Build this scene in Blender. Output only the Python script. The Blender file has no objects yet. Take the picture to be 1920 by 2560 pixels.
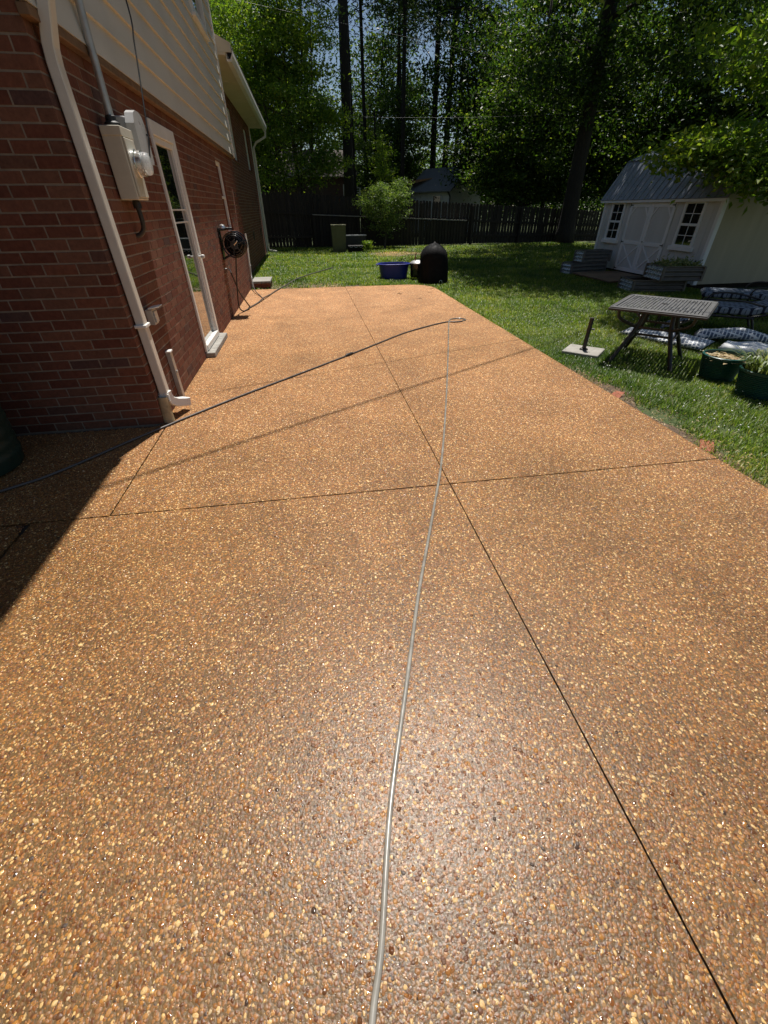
import bpy, bmesh, math, random
import numpy as np
from mathutils import Vector, Matrix

# ------------------------------------------------------------------ camera, sky, sun, exposure
scene = bpy.context.scene
COL = scene.collection
R = math.radians

def cam_axes(yaw, pitch, roll):
    f = Vector((math.sin(yaw) * math.cos(pitch), math.cos(yaw) * math.cos(pitch), -math.sin(pitch)))
    r = Vector((math.cos(yaw), -math.sin(yaw), 0.0))
    u = r.cross(f)
    r2 = r * math.cos(roll) + u * math.sin(roll)
    u2 = -r * math.sin(roll) + u * math.cos(roll)
    return f, r2, u2

cam_data = bpy.data.cameras.new('camera')
cam = bpy.data.objects.new('camera', cam_data)
COL.objects.link(cam)
scene.camera = cam
cf, cr, cu = cam_axes(0.150, 0.6369, -0.0109)
cm = Matrix(((cr.x, cu.x, -cf.x, 0.0), (cr.y, cu.y, -cf.y, 0.0), (cr.z, cu.z, -cf.z, 1.4316), (0, 0, 0, 1)))
cam.matrix_world = cm
cam_data.sensor_fit = 'HORIZONTAL'
cam_data.sensor_width = 36.0
cam_data.lens = 36.0 * 1030.4 / 1920.0
cam_data.clip_start = 0.02
cam_data.clip_end = 600.0

SUN_AZ, SUN_EL = R(20.0), R(71.3)
world = bpy.data.worlds.new('World')
scene.world = world
world.use_nodes = True
wn = world.node_tree.nodes
sky = wn.new('ShaderNodeTexSky')
sky.sky_type = 'NISHITA'
sky.sun_disc = False
sky.sun_elevation = SUN_EL
sky.sun_rotation = SUN_AZ
sky.air_density = 1.0
sky.dust_density = 0.6
world.node_tree.links.new(sky.outputs['Color'], wn['Background'].inputs['Color'])
wn['Background'].inputs['Strength'].default_value = 0.052

sun_data = bpy.data.lights.new('sun', 'SUN')
sun_data.energy = 5.0
sun_data.angle = R(0.53)
sun_data.color = (1.0, 0.955, 0.89)
sun = bpy.data.objects.new('sun', sun_data)
COL.objects.link(sun)
sd = Vector((math.sin(SUN_AZ) * math.cos(SUN_EL), math.cos(SUN_AZ) * math.cos(SUN_EL), math.sin(SUN_EL)))
sun.rotation_euler = sd.to_track_quat('Z', 'Y').to_euler()
sun.location = (3, 10, 30)

vs = scene.view_settings
vs.view_transform = 'Standard'
vs.look = 'None'
vs.exposure = 0.38
vs.gamma = 1.0
vs.use_curve_mapping = False
scene.cycles.use_denoising = True
scene.cycles.max_bounces = 8
scene.cycles.transparent_max_bounces = 8
scene.cycles.sample_clamp_indirect = 6.0

rng = np.random.default_rng(7)
random.seed(7)
H = 1.4316

# ------------------------------------------------------------------ materials
def node(nt, kind, **kw):
    n = nt.nodes.new(kind)
    for k, v in kw.items():
        setattr(n, k, v)
    return n

def new_mat(name):
    m = bpy.data.materials.new(name)
    m.use_nodes = True
    nt = m.node_tree
    return m, nt, nt.nodes['Principled BSDF'], nt.links.new

def setin(n, **kw):
    for k, v in kw.items():
        n.inputs[k.replace('_', ' ')].default_value = v

def ramp(nt, stops, interp='LINEAR'):
    n = nt.nodes.new('ShaderNodeValToRGB')
    cr_ = n.color_ramp
    cr_.interpolation = interp
    while len(cr_.elements) < len(stops):
        cr_.elements.new(0.5)
    for e, (p, c) in zip(cr_.elements, stops):
        e.position = p
        e.color = tuple(c) + ((1.0,) if len(c) == 3 else ())
    return n

def noise(nt, L, vec, scale, detail=4.0, rough=0.55):
    n = nt.nodes.new('ShaderNodeTexNoise')
    setin(n, Scale=scale, Detail=detail, Roughness=rough)
    if vec is not None:
        L(vec, n.inputs['Vector'])
    return n

def mul(c, k):
    return tuple(min(1.0, x * k) for x in c[:3])

def mixrgb(nt, L, fac, a, b, mode='MIX'):
    n = nt.nodes.new('ShaderNodeMix')
    n.data_type = 'RGBA'
    n.blend_type = mode
    for s, v in ((0, fac), (6, a), (7, b)):
        if hasattr(v, 'is_linked'):
            L(v, n.inputs[s])
        elif s == 0:
            n.inputs[0].default_value = v
        else:
            n.inputs[s].default_value = tuple(v) + ((1.0,) if len(v) == 3 else ())
    return n.outputs[2]

def math_(nt, L, op, a, b=None, clamp=False):
    n = nt.nodes.new('ShaderNodeMath')
    n.operation = op
    n.use_clamp = clamp
    for i, v in enumerate((a, b)):
        if v is None:
            continue
        if hasattr(v, 'is_linked'):
            L(v, n.inputs[i])
        else:
            n.inputs[i].default_value = v
    return n.outputs[0]

def rand_id(nt, L):
    """one random number per separate piece, whether it is an object or an island of a joined mesh"""
    g = node(nt, 'ShaderNodeNewGeometry')
    o = node(nt, 'ShaderNodeObjectInfo')
    s = math_(nt, L, 'ADD', g.outputs['Random Per Island'], o.outputs['Random'])
    return math_(nt, L, 'FRACT', s)

def add_bump(nt, L, bsdf, h, strength, dist):
    b = node(nt, 'ShaderNodeBump')
    setin(b, Strength=strength, Distance=dist)
    L(h, b.inputs['Height'])
    L(b.outputs['Normal'], bsdf.inputs['Normal'])
    return b

def plain(name, col, rough=0.6, var=0.18, scale=6.0, bump=0.25, bscale=70.0, bdist=0.002, metal=0.0, spec=0.5, dirt=0.0, dirt_col=(0.06, 0.045, 0.03), rvar=0.12, rnd=0.0, coat=0.0, stretch=None):
    m, nt, b, L = new_mat(name)
    tc = node(nt, 'ShaderNodeTexCoord')
    vec = tc.outputs['Object']
    if stretch:
        mp = node(nt, 'ShaderNodeMapping')
        setin(mp, Scale=stretch)
        L(vec, mp.inputs['Vector'])
        vec = mp.outputs['Vector']
    n1 = noise(nt, L, vec, scale, 5.0)
    rp = ramp(nt, [(0.28, mul(col, 1 - var)), (0.72, mul(col, 1 + var))])
    L(n1.outputs['Fac'], rp.inputs['Fac'])
    c = rp.outputs['Color']
    if rnd:
        hs = node(nt, 'ShaderNodeHueSaturation')
        ri = rand_id(nt, L)
        v = math_(nt, L, 'MULTIPLY_ADD', ri, 2 * rnd)
        v.node.inputs[2].default_value = 1 - rnd
        L(v, hs.inputs['Value'])
        L(c, hs.inputs['Color'])
        c = hs.outputs['Color']
    if dirt:
        n2 = noise(nt, L, tc.outputs['Object'], scale * 0.45, 7.0, 0.65)
        rd = ramp(nt, [(0.48, (0, 0, 0)), (0.72, (dirt,) * 3)])
        L(n2.outputs['Fac'], rd.inputs['Fac'])
        c = mixrgb(nt, L, rd.outputs['Color'], c, dirt_col)
    L(c, b.inputs['Base Color'])
    rr = ramp(nt, [(0.3, (max(0.02, rough - rvar),) * 3), (0.7, (min(1, rough + rvar),) * 3)])
    n3 = noise(nt, L, vec, scale * 2.3, 4.0)
    L(n3.outputs['Fac'], rr.inputs['Fac'])
    L(rr.outputs['Color'], b.inputs['Roughness'])
    setin(b, Metallic=metal)
    b.inputs['Specular IOR Level'].default_value = spec
    b.inputs['Coat Weight'].default_value = coat
    if bump:
        n4 = noise(nt, L, vec, bscale, 3.0)
        add_bump(nt, L, b, n4.outputs['Fac'], bump, bdist)
    return m

def brick_mat():
    m, nt, b, L = new_mat('red_brick')
    ri = rand_id(nt, L)
    rp = ramp(nt, [(0.0, (0.135, 0.048, 0.030)), (0.3, (0.160, 0.058, 0.036)), (0.55, (0.190, 0.073, 0.043)), (0.8, (0.19, 0.085, 0.053)), (0.94, (0.15, 0.068, 0.043)), (0.98, (0.105, 0.055, 0.045)), (1.0, (0.1, 0.055, 0.045))])
    L(ri, rp.inputs['Fac'])
    tc = node(nt, 'ShaderNodeNewGeometry')
    n1 = noise(nt, L, tc.outputs['Position'], 38.0, 6.0, 0.7)
    r2 = ramp(nt, [(0.3, (0.72,) * 3), (0.7, (1.22,) * 3)])
    L(n1.outputs['Fac'], r2.inputs['Fac'])
    c = mixrgb(nt, L, 1.0, rp.outputs['Color'], r2.outputs['Color'], 'MULTIPLY')
    n2 = noise(nt, L, tc.outputs['Position'], 3.2, 6.0, 0.65)
    r3 = ramp(nt, [(0.5, (0, 0, 0)), (0.78, (0.4,) * 3)])
    L(n2.outputs['Fac'], r3.inputs['Fac'])
    c = mixrgb(nt, L, r3.outputs['Color'], c, (0.09, 0.055, 0.04))
    L(c, b.inputs['Base Color'])
    setin(b, Roughness=0.92)
    b.inputs['Specular IOR Level'].default_value = 0.2
    n3 = noise(nt, L, tc.outputs['Position'], 160.0, 5.0, 0.7)
    add_bump(nt, L, b, n3.outputs['Fac'], 0.5, 0.0012)
    return m

PEB = [(0.0, (0.44, 0.21, 0.072)), (0.14, (0.30, 0.125, 0.042)), (0.28, (0.37, 0.19, 0.082)), (0.41, (0.17, 0.068, 0.028)), (0.53, (0.52, 0.27, 0.085)), (0.64, (0.82, 0.60, 0.31)), (0.72, (0.30, 0.17, 0.085)), (0.82, (0.165, 0.078, 0.036)), (0.91, (0.44, 0.28, 0.15)), (0.955, (0.085, 0.058, 0.050)), (0.985, (0.66, 0.54, 0.38))]

def wet_glare_tint(nt, L, c):
    """hosed-down concrete is dark and saturated near by, paler toward the far end from drying and low-angle glare put into the colour, with ragged borders"""
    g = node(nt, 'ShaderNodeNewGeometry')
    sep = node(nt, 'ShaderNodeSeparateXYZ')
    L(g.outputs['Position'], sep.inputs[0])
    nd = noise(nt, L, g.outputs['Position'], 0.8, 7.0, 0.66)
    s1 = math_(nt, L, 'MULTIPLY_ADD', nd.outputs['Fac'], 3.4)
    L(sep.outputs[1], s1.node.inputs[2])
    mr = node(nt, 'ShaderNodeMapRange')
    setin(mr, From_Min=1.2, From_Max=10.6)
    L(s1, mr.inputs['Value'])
    rp = ramp(nt, [(0.0, (0.54, 0.465, 0.335)), (0.22, (0.74, 0.645, 0.49)), (0.5, (1.10, 0.96, 0.84)), (1.0, (1.52, 1.35, 1.34))])  # pale far stops hold low-angle glare as well as drying
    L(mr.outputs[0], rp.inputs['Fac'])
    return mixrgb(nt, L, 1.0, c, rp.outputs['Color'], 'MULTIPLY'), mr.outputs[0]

def pebble_mat():
    m, nt, b, L = new_mat('wet_river_pebble')
    oi = node(nt, 'ShaderNodeObjectInfo')
    rp = ramp(nt, PEB, 'CONSTANT')
    L(oi.outputs['Random'], rp.inputs['Fac'])
    g = node(nt, 'ShaderNodeNewGeometry')
    n1 = noise(nt, L, g.outputs['Position'], 260.0, 3.0)
    r2 = ramp(nt, [(0.3, (0.72,) * 3), (0.7, (1.2,) * 3)])
    L(n1.outputs['Fac'], r2.inputs['Fac'])
    c = mixrgb(nt, L, 1.0, rp.outputs['Color'], r2.outputs['Color'], 'MULTIPLY')
    c, dry = wet_glare_tint(nt, L, c)
    L(c, b.inputs['Base Color'])
    r3 = math_(nt, L, 'FRACT', math_(nt, L, 'MULTIPLY', oi.outputs['Random'], 37.7))
    film = ramp(nt, [(0.0, (0.05,) * 3), (0.28, (0.09,) * 3), (0.38, (0.42,) * 3), (1.0, (0.55,) * 3)])
    L(r3, film.inputs['Fac'])
    rr = mixrgb(nt, L, dry, film.outputs['Color'], (0.6,) * 3)
    L(rr, b.inputs['Roughness'])
    b.inputs['Specular IOR Level'].default_value = 0.5
    n2 = noise(nt, L, g.outputs['Position'], 420.0, 2.0)
    add_bump(nt, L, b, n2.outputs['Fac'], 0.4, 0.0012)
    return m

def aggregate_mat():
    m, nt, b, L = new_mat('exposed_aggregate_concrete')
    g = node(nt, 'ShaderNodeNewGeometry')
    pos = g.outputs['Position']
    sep = node(nt, 'ShaderNodeSeparateXYZ')
    L(pos, sep.inputs[0])
    v = node(nt, 'ShaderNodeTexVoronoi')
    setin(v, Scale=112.0, Randomness=0.95)
    nw = noise(nt, L, pos, 60.0, 2.0)
    wv = mixrgb(nt, L, 0.012, pos, nw.outputs['Color'], 'ADD')
    L(wv, v.inputs['Vector'])
    sc = node(nt, 'ShaderNodeSeparateColor')
    L(v.outputs['Color'], sc.inputs[0])
    rp = ramp(nt, PEB, 'CONSTANT')
    L(sc.outputs[0], rp.inputs['Fac'])
    mask = ramp(nt, [(0.40, (1, 1, 1)), (0.56, (0, 0, 0))])
    L(v.outputs['Distance'], mask.inputs['Fac'])
    nm = noise(nt, L, pos, 190.0, 4.0, 0.7)
    rm = ramp(nt, [(0.3, (0.115, 0.072, 0.034)), (0.7, (0.255, 0.165, 0.080))])
    L(nm.outputs['Fac'], rm.inputs['Fac'])
    c = mixrgb(nt, L, mask.outputs['Color'], rm.outputs['Color'], rp.outputs['Color'])
    c, dry = wet_glare_tint(nt, L, c)
    ns = noise(nt, L, pos, 1.7, 7.0, 0.66)
    rs = ramp(nt, [(0.32, (0.74,) * 3), (0.68, (1.14,) * 3)])
    L(ns.outputs['Fac'], rs.inputs['Fac'])
    c = mixrgb(nt, L, 1.0, c, rs.outputs['Color'], 'MULTIPLY')
    L(c, b.inputs['Base Color'])
    ro = mixrgb(nt, L, mask.outputs['Color'], (0.42,) * 3, (0.36,) * 3)
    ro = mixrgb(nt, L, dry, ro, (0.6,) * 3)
    b.inputs['Specular IOR Level'].default_value = 0.25
    # the thin water film lies level over stone and cement alike
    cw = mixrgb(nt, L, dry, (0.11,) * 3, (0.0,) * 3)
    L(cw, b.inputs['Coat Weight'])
    b.inputs['Coat Roughness'].default_value = 0.13
    nf = noise(nt, L, pos, 150.0, 3.0)
    bf = node(nt, 'ShaderNodeBump')
    setin(bf, Strength=0.65, Distance=0.0018)
    L(nf.outputs['Fac'], bf.inputs['Height'])
    L(bf.outputs['Normal'], b.inputs['Coat Normal'])
    L(ro, b.inputs['Roughness'])
    hinv = math_(nt, L, 'SUBTRACT', 1.0, v.outputs['Distance'])
    h2 = math_(nt, L, 'MULTIPLY_ADD', nm.outputs['Fac'], 0.25)
    L(hinv, h2.node.inputs[2])
    add_bump(nt, L, b, h2, 0.5, 0.0025)
    return m

def leaf_mat(name, stops, trans=0.42, rough=0.42):
    m, nt, b, L = new_mat(name)
    ri = rand_id(nt, L)
    rp = ramp(nt, stops)
    L(ri, rp.inputs['Fac'])
    g_ = node(nt, 'ShaderNodeNewGeometry')
    nz_ = noise(nt, L, g_.outputs['Position'], 0.75, 4.0, 0.6)
    rv_ = ramp(nt, [(0.32, (0.60, 0.68, 0.75)), (0.5, (1.0, 1.0, 1.0)), (0.68, (1.38, 1.22, 1.0))])
    L(nz_.outputs['Fac'], rv_.inputs['Fac'])
    col_ = mixrgb(nt, L, 1.0, rp.outputs['Color'], rv_.outputs['Color'], 'MULTIPLY')
    L(col_, b.inputs['Base Color'])
    setin(b, Roughness=rough)
    b.inputs['Specular IOR Level'].default_value = 0.35
    t = node(nt, 'ShaderNodeBsdfTranslucent')
    c2 = mixrgb(nt, L, 1.0, col_, (1.95, 2.05, 0.8), 'MULTIPLY')
    L(c2, t.inputs['Color'])
    mx = node(nt, 'ShaderNodeMixShader')
    mx.inputs[0].default_value = trans
    L(b.outputs[0], mx.inputs[1])
    L(t.outputs[0], mx.inputs[2])
    L(mx.outputs[0], nt.nodes['Material Output'].inputs['Surface'])
    return m

def soil_mat():
    m, nt, b, L = new_mat('lawn_soil')
    g = node(nt, 'ShaderNodeNewGeometry')
    pos = g.outputs['Position']
    n1 = noise(nt, L, pos, 24.0, 8.0, 0.7)
    r1 = ramp(nt, [(0.3, (0.028, 0.045, 0.012)), (0.52, (0.05, 0.075, 0.02)), (0.72, (0.11, 0.085, 0.045))])
    L(n1.outputs['Fac'], r1.inputs['Fac'])
    n2 = noise(nt, L, pos, 1.6, 6.0, 0.6)
    r2 = ramp(nt, [(0.5, (0, 0, 0)), (0.7, (0.6,) * 3)])
    L(n2.outputs['Fac'], r2.inputs['Fac'])
    c = mixrgb(nt, L, r2.outputs['Color'], r1.outputs['Color'], (0.10, 0.075, 0.04))
    L(c, b.inputs['Base Color'])
    setin(b, Roughness=0.95)
    add_bump(nt, L, b, n1.outputs['Fac'], 0.7, 0.02)
    return m

def quatrefoil_mat(name='navy_white_lattice_fabric', ground=(0.78, 0.79, 0.78), ink=(0.10, 0.13, 0.19), scale=24.0):
    """white outdoor fabric printed with a navy lattice"""
    m, nt, b, L = new_mat(name)
    tc = node(nt, 'ShaderNodeTexCoord')
    mp = node(nt, 'ShaderNodeMapping')
    setin(mp, Scale=(scale, scale, scale), Rotation=(0, 0, R(45)))
    L(tc.outputs['Object'], mp.inputs['Vector'])
    s = node(nt, 'ShaderNodeSeparateXYZ')
    L(mp.outputs[0], s.inputs[0])
    a = math_(nt, L, 'ABSOLUTE', math_(nt, L, 'SUBTRACT', math_(nt, L, 'FRACT', s.outputs[0]), 0.5))
    c_ = math_(nt, L, 'ABSOLUTE', math_(nt, L, 'SUBTRACT', math_(nt, L, 'FRACT', s.outputs[1]), 0.5))
    d = math_(nt, L, 'MAXIMUM', a, c_)
    k = math_(nt, L, 'LESS_THAN', d, 0.33)
    n1 = noise(nt, L, tc.outputs['Object'], 9.0, 4.0)
    r1 = ramp(nt, [(0.3, mul(ground, 0.86)), (0.7, ground)])
    L(n1.outputs['Fac'], r1.inputs['Fac'])
    c = mixrgb(nt, L, k, r1.outputs['Color'], ink)
    L(c, b.inputs['Base Color'])
    setin(b, Roughness=0.85)
    n2 = noise(nt, L, tc.outputs['Object'], 300.0, 2.0)
    add_bump(nt, L, b, n2.outputs['Fac'], 0.3, 0.002)
    return m

MT = dict(
    brick=brick_mat(),
    mortar=plain('mortar', (0.27, 0.21, 0.155), 0.95, 0.16, 14.0, 0.6, 220.0, 0.003, dirt=0.35),
    agg=aggregate_mat(),
    peb=pebble_mat(),
    joint=plain('dark_joint_filler', (0.035, 0.026, 0.018), 0.95),
    soil=soil_mat(),
    siding=plain('white_painted_siding', (0.60, 0.57, 0.49), 0.55, 0.06, 3.0, 0.25, 90.0, 0.001, dirt=0.18, dirt_col=(0.3, 0.26, 0.2), stretch=(1, 0.15, 1)),
    brown=plain('brown_painted_trim', (0.17, 0.095, 0.045), 0.6, 0.2, 9.0),
    white=plain('white_paint', (0.74, 0.73, 0.69), 0.42, 0.05, 5.0, 0.12, 120.0, 0.001, dirt=0.15, dirt_col=(0.3, 0.25, 0.18)),
    spout=plain('cream_aluminium_downspout', (0.66, 0.62, 0.54), 0.4, 0.06, 5.0, 0.1, 60.0, 0.001, dirt=0.25, dirt_col=(0.28, 0.22, 0.14)),
    boot=plain('stained_old_drain_pipe', (0.40, 0.31, 0.17), 0.75, 0.25, 16.0, 0.4, 60.0, 0.002, dirt=0.85, dirt_col=(0.03, 0.02, 0.015)),
    soffit=plain('cream_soffit', (0.62, 0.56, 0.44), 0.6, 0.06, 4.0),
    meter=plain('beige_steel_enclosure', (0.56, 0.52, 0.42), 0.45, 0.06, 9.0, 0.1, 60.0, 0.001, dirt=0.2, dirt_col=(0.25, 0.2, 0.13)),
    plastic=plain('grey_weathered_plastic', (0.42, 0.42, 0.41), 0.35, 0.1, 9.0, 0.1),
    galv=plain('galvanised_metal', (0.46, 0.45, 0.43), 0.42, 0.14, 14.0, 0.1, 60.0, 0.001, metal=0.55),
    silver=plain('bright_metal', (0.72, 0.72, 0.70), 0.25, 0.08, 14.0, 0.05, metal=0.9),
    black=plain('black_rubber', (0.018, 0.017, 0.017), 0.5, 0.2, 10.0, 0.15),
    blackgloss=plain('glossy_black_plastic', (0.012, 0.011, 0.012), 0.22, 0.15, 8.0, 0.05, spec=0.6),
    blackcloth=plain('black_vinyl_cover', (0.005, 0.005, 0.0055), 0.7, 0.3, 6.0, 0.35, 25.0, 0.01, spec=0.15),
    darkmetal=plain('dark_bronze_metal', (0.030, 0.025, 0.022), 0.45, 0.2, 12.0, 0.15, spec=0.5),
    tabletop=plain('weathered_cast_aluminium', (0.105, 0.104, 0.106), 0.42, 0.14, 16.0, 0.2, 90.0, 0.001, spec=0.5),
    concrete=plain('rough_concrete', (0.30, 0.285, 0.255), 0.92, 0.2, 14.0, 0.6, 160.0, 0.004, dirt=0.3),
    hose=plain('clear_white_vinyl_hose', (0.23, 0.215, 0.185), 0.25, 0.25, 14.0, 0.05, spec=0.5, dirt=0.5, dirt_col=(0.12, 0.09, 0.06)),
    hosegrey=plain('grey_rubber_hose', (0.085, 0.075, 0.068), 0.38, 0.15, 8.0, 0.1),
    shedwhite=plain('shed_pale_grey_paint', (0.60, 0.60, 0.585), 0.6, 0.06, 4.0, 0.25, 90.0, 0.002, stretch=(1, 1, 0.12)),
    shedtrim=plain('shed_white_trim', (0.80, 0.81, 0.82), 0.5, 0.04, 5.0, 0.1),
    shedside=plain('shed_olive_tan_panel', (0.41, 0.36, 0.255), 0.7, 0.1, 4.0, 0.3, 60.0, 0.002, stretch=(1, 1, 0.12)),
    roofmetal=plain('grey_metal_roofing', (0.27, 0.295, 0.34), 0.36, 0.1, 5.0, 0.05, metal=0.35, spec=0.6),
    roofshingle=plain('grey_asphalt_shingle', (0.27, 0.27, 0.285), 0.9, 0.3, 20.0, 0.6, 60.0, 0.01),
    roofbrown=plain('dark_brown_shingle', (0.06, 0.048, 0.04), 0.9, 0.3, 20.0, 0.6, 60.0, 0.01),
    corrulit=plain('corrugated_bed_lit_end', (0.50, 0.56, 0.62), 0.28, 0.12, 10.0, 0.05, metal=0.6),  # bluish end panels only, bright highlight put into the colour
    corrugrey=plain('corrugated_weathered_grey_bed', (0.20, 0.20, 0.20), 0.42, 0.12, 10.0, 0.05, metal=0.4),
    corrubrown=plain('corrugated_brown_bed', (0.16, 0.14, 0.12), 0.45, 0.12, 10.0, 0.05, metal=0.3),
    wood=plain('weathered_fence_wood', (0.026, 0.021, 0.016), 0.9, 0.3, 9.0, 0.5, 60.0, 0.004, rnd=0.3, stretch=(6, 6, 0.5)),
    ramp=plain('brown_deck_wood', (0.19, 0.125, 0.08), 0.85, 0.25, 9.0, 0.4, 60.0, 0.003, rnd=0.2, stretch=(1, 6, 1)),
    orangewood=plain('fresh_orange_lumber', (0.50, 0.27, 0.13), 0.8, 0.15, 8.0, rnd=0.15),
    bluetub=plain('royal_blue_plastic', (0.010, 0.019, 0.21), 0.4, 0.12, 6.0, 0.05),
    olive=plain('olive_plastic_bin', (0.13, 0.125, 0.045), 0.55, 0.12, 6.0, 0.1),
    greenpot=plain('teal_green_plastic', (0.006, 0.060, 0.052), 0.35, 0.2, 8.0, 0.05, spec=0.5),
    greencan=plain('dark_green_plastic_can', (0.010, 0.028, 0.018), 0.5, 0.2, 6.0, 0.1),
    dirt=plain('dry_potting_soil', (0.23, 0.155, 0.095), 0.95, 0.4, 40.0, 0.9, 90.0, 0.01),
    wornsoil=plain('worn_brown_soil', (0.105, 0.068, 0.042), 0.95, 0.45, 16.0, 1.0, 60.0, 0.02),
    straw=leaf_mat('straw', [(0.0, (0.30, 0.21, 0.11)), (0.5, (0.42, 0.31, 0.17)), (1.0, (0.52, 0.42, 0.26))], 0.15, 0.8),
    bark=plain('dark_tree_bark', (0.024, 0.019, 0.015), 0.95, 0.35, 9.0, 0.9, 22.0, 0.03, stretch=(3, 3, 0.5)),
    stem=plain('pale_shrub_bark', (0.085, 0.070, 0.052), 0.9, 0.3, 12.0, 0.5, 40.0, 0.01),
    fabric=quatrefoil_mat(),
    fabricshade=quatrefoil_mat('shaded_white_navy_fabric', (0.24, 0.28, 0.34), (0.012, 0.016, 0.035), 12.0),  # same white and navy cloth, darkened to carry the deep shade
    fabricwhite=plain('white_fabric', (0.80, 0.80, 0.78), 0.85, 0.05, 7.0, 0.3, 200.0, 0.002),
    nbrgrey=plain('neighbour_grey_siding', (0.60, 0.60, 0.58), 0.7, 0.06, 4.0),
    nbrdark=plain('neighbour_dark_wall', (0.10, 0.07, 0.055), 0.8, 0.15, 5.0),
    redbrickpiece=plain('broken_red_brick', (0.27, 0.085, 0.045), 0.9, 0.25, 22.0, 0.5, 90.0, 0.004, dirt=0.4),
    clover=plain('clover_blossom_white', (0.72, 0.72, 0.66), 0.8, 0.1, 20.0, 0.0),
    wire=plain('aluminium_service_wire', (0.12, 0.12, 0.12), 0.45, 0.1, 8.0, 0.0),
)
MT['grass'] = leaf_mat('grass_blade', [(0.0, (0.070, 0.120, 0.018)), (0.35, (0.100, 0.165, 0.026)), (0.7, (0.145, 0.210, 0.040)), (0.88, (0.190, 0.235, 0.065)), (1.0, (0.33, 0.29, 0.14))], 0.42, 0.45)
def patchy(m):
    """lawn colour drifts between lush, yellowish and dry patches"""
    nt = m.node_tree
    L = nt.links.new
    g = node(nt, 'ShaderNodeNewGeometry')
    mix0 = [n for n in nt.nodes if n.type == 'MIX'][0]
    n1 = noise(nt, L, g.outputs['Position'], 0.85, 6.0, 0.68)
    rp = ramp(nt, [(0.36, (0.62, 0.74, 0.7)), (0.5, (1.0, 1.0, 1.0)), (0.62, (1.35, 1.18, 1.25)), (0.72, (1.75, 1.30, 1.7))])
    L(n1.outputs['Fac'], rp.inputs['Fac'])
    src = mix0.outputs[2]
    c = mixrgb(nt, L, 1.0, src, rp.outputs['Color'], 'MULTIPLY')
    for l in list(src.links):
        if l.to_node != c.node:
            L(c, l.to_socket)
patchy(MT['grass'])
MT['leaf_bright'] = leaf_mat('bright_green_leaf', [(0.0, (0.065, 0.125, 0.016)), (0.5, (0.115, 0.19, 0.024)), (0.85, (0.19, 0.255, 0.034)), (1.0, (0.24, 0.28, 0.055))], 0.45)
MT['leaf_shrub'] = leaf_mat('greyish_shrub_leaf', [(0.0, (0.06, 0.105, 0.03)), (0.5, (0.10, 0.155, 0.045)), (0.85, (0.16, 0.215, 0.07)), (1.0, (0.24, 0.28, 0.12))], 0.42)
MT['leaf_dark'] = leaf_mat('dark_green_leaf', [(0.0, (0.012, 0.030, 0.008)), (0.5, (0.024, 0.052, 0.011)), (0.82, (0.045, 0.082, 0.016)), (1.0, (0.13, 0.17, 0.035))], 0.45)
MT['leaf_mid'] = leaf_mat('mid_green_leaf', [(0.0, (0.018, 0.042, 0.009)), (0.5, (0.034, 0.070, 0.013)), (0.82, (0.06, 0.105, 0.018)), (1.0, (0.17, 0.21, 0.04))], 0.48)
MT['leaf_pale'] = leaf_mat('pale_strappy_leaf', [(0.0, (0.10, 0.14, 0.05)), (0.6, (0.17, 0.21, 0.09)), (1.0, (0.34, 0.34, 0.20))], 0.3)
MT['needle'] = leaf_mat('pine_needle', [(0.0, (0.018, 0.038, 0.012)), (0.6, (0.030, 0.058, 0.016)), (1.0, (0.05, 0.08, 0.02))], 0.2, 0.5)

def glass_mat():
    m, nt, b, L = new_mat('dark_reflective_glass')
    setin(b, Roughness=0.015)
    b.inputs['Base Color'].default_value = (0.012, 0.014, 0.013, 1)
    b.inputs['Specular IOR Level'].default_value = 0.9
    b.inputs['Coat Weight'].default_value = 1.0
    b.inputs['Coat Roughness'].default_value = 0.01
    tc = node(nt, 'ShaderNodeTexCoord')
    n = noise(nt, L, tc.outputs['Object'], 1.4, 2.0)
    add_bump(nt, L, b, n.outputs['Fac'], 0.05, 0.02)
    return m
MT['glass'] = glass_mat()

def clear_mat():
    m, nt, b, L = new_mat('clear_meter_dome')
    setin(b, Roughness=0.08, IOR=1.45)
    b.inputs['Base Color'].default_value = (0.85, 0.87, 0.88, 1)
    b.inputs['Transmission Weight'].default_value = 0.75
    return m
MT['clear'] = clear_mat()

# ------------------------------------------------------------------ building helpers
WM = {}   # world matrix of each parent

def thing(name, label, cat, loc=(0, 0, 0), rz=0.0, group=None):
    o = bpy.data.objects.new(name, None)
    COL.objects.link(o)
    o.empty_display_size = 0.1
    o.location = loc
    o.rotation_euler = (0, 0, rz)
    o['label'] = label
    o['category'] = cat
    if group:
        o['group'] = group
    WM[o.name] = Matrix.Translation(loc) @ Matrix.Rotation(rz, 4, 'Z')
    return o

def tag(o, label=None, cat=None, group=None, kind=None):
    for k, v in (('label', label), ('category', cat), ('group', group), ('kind', kind)):
        if v:
            o[k] = v
    return o

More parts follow.
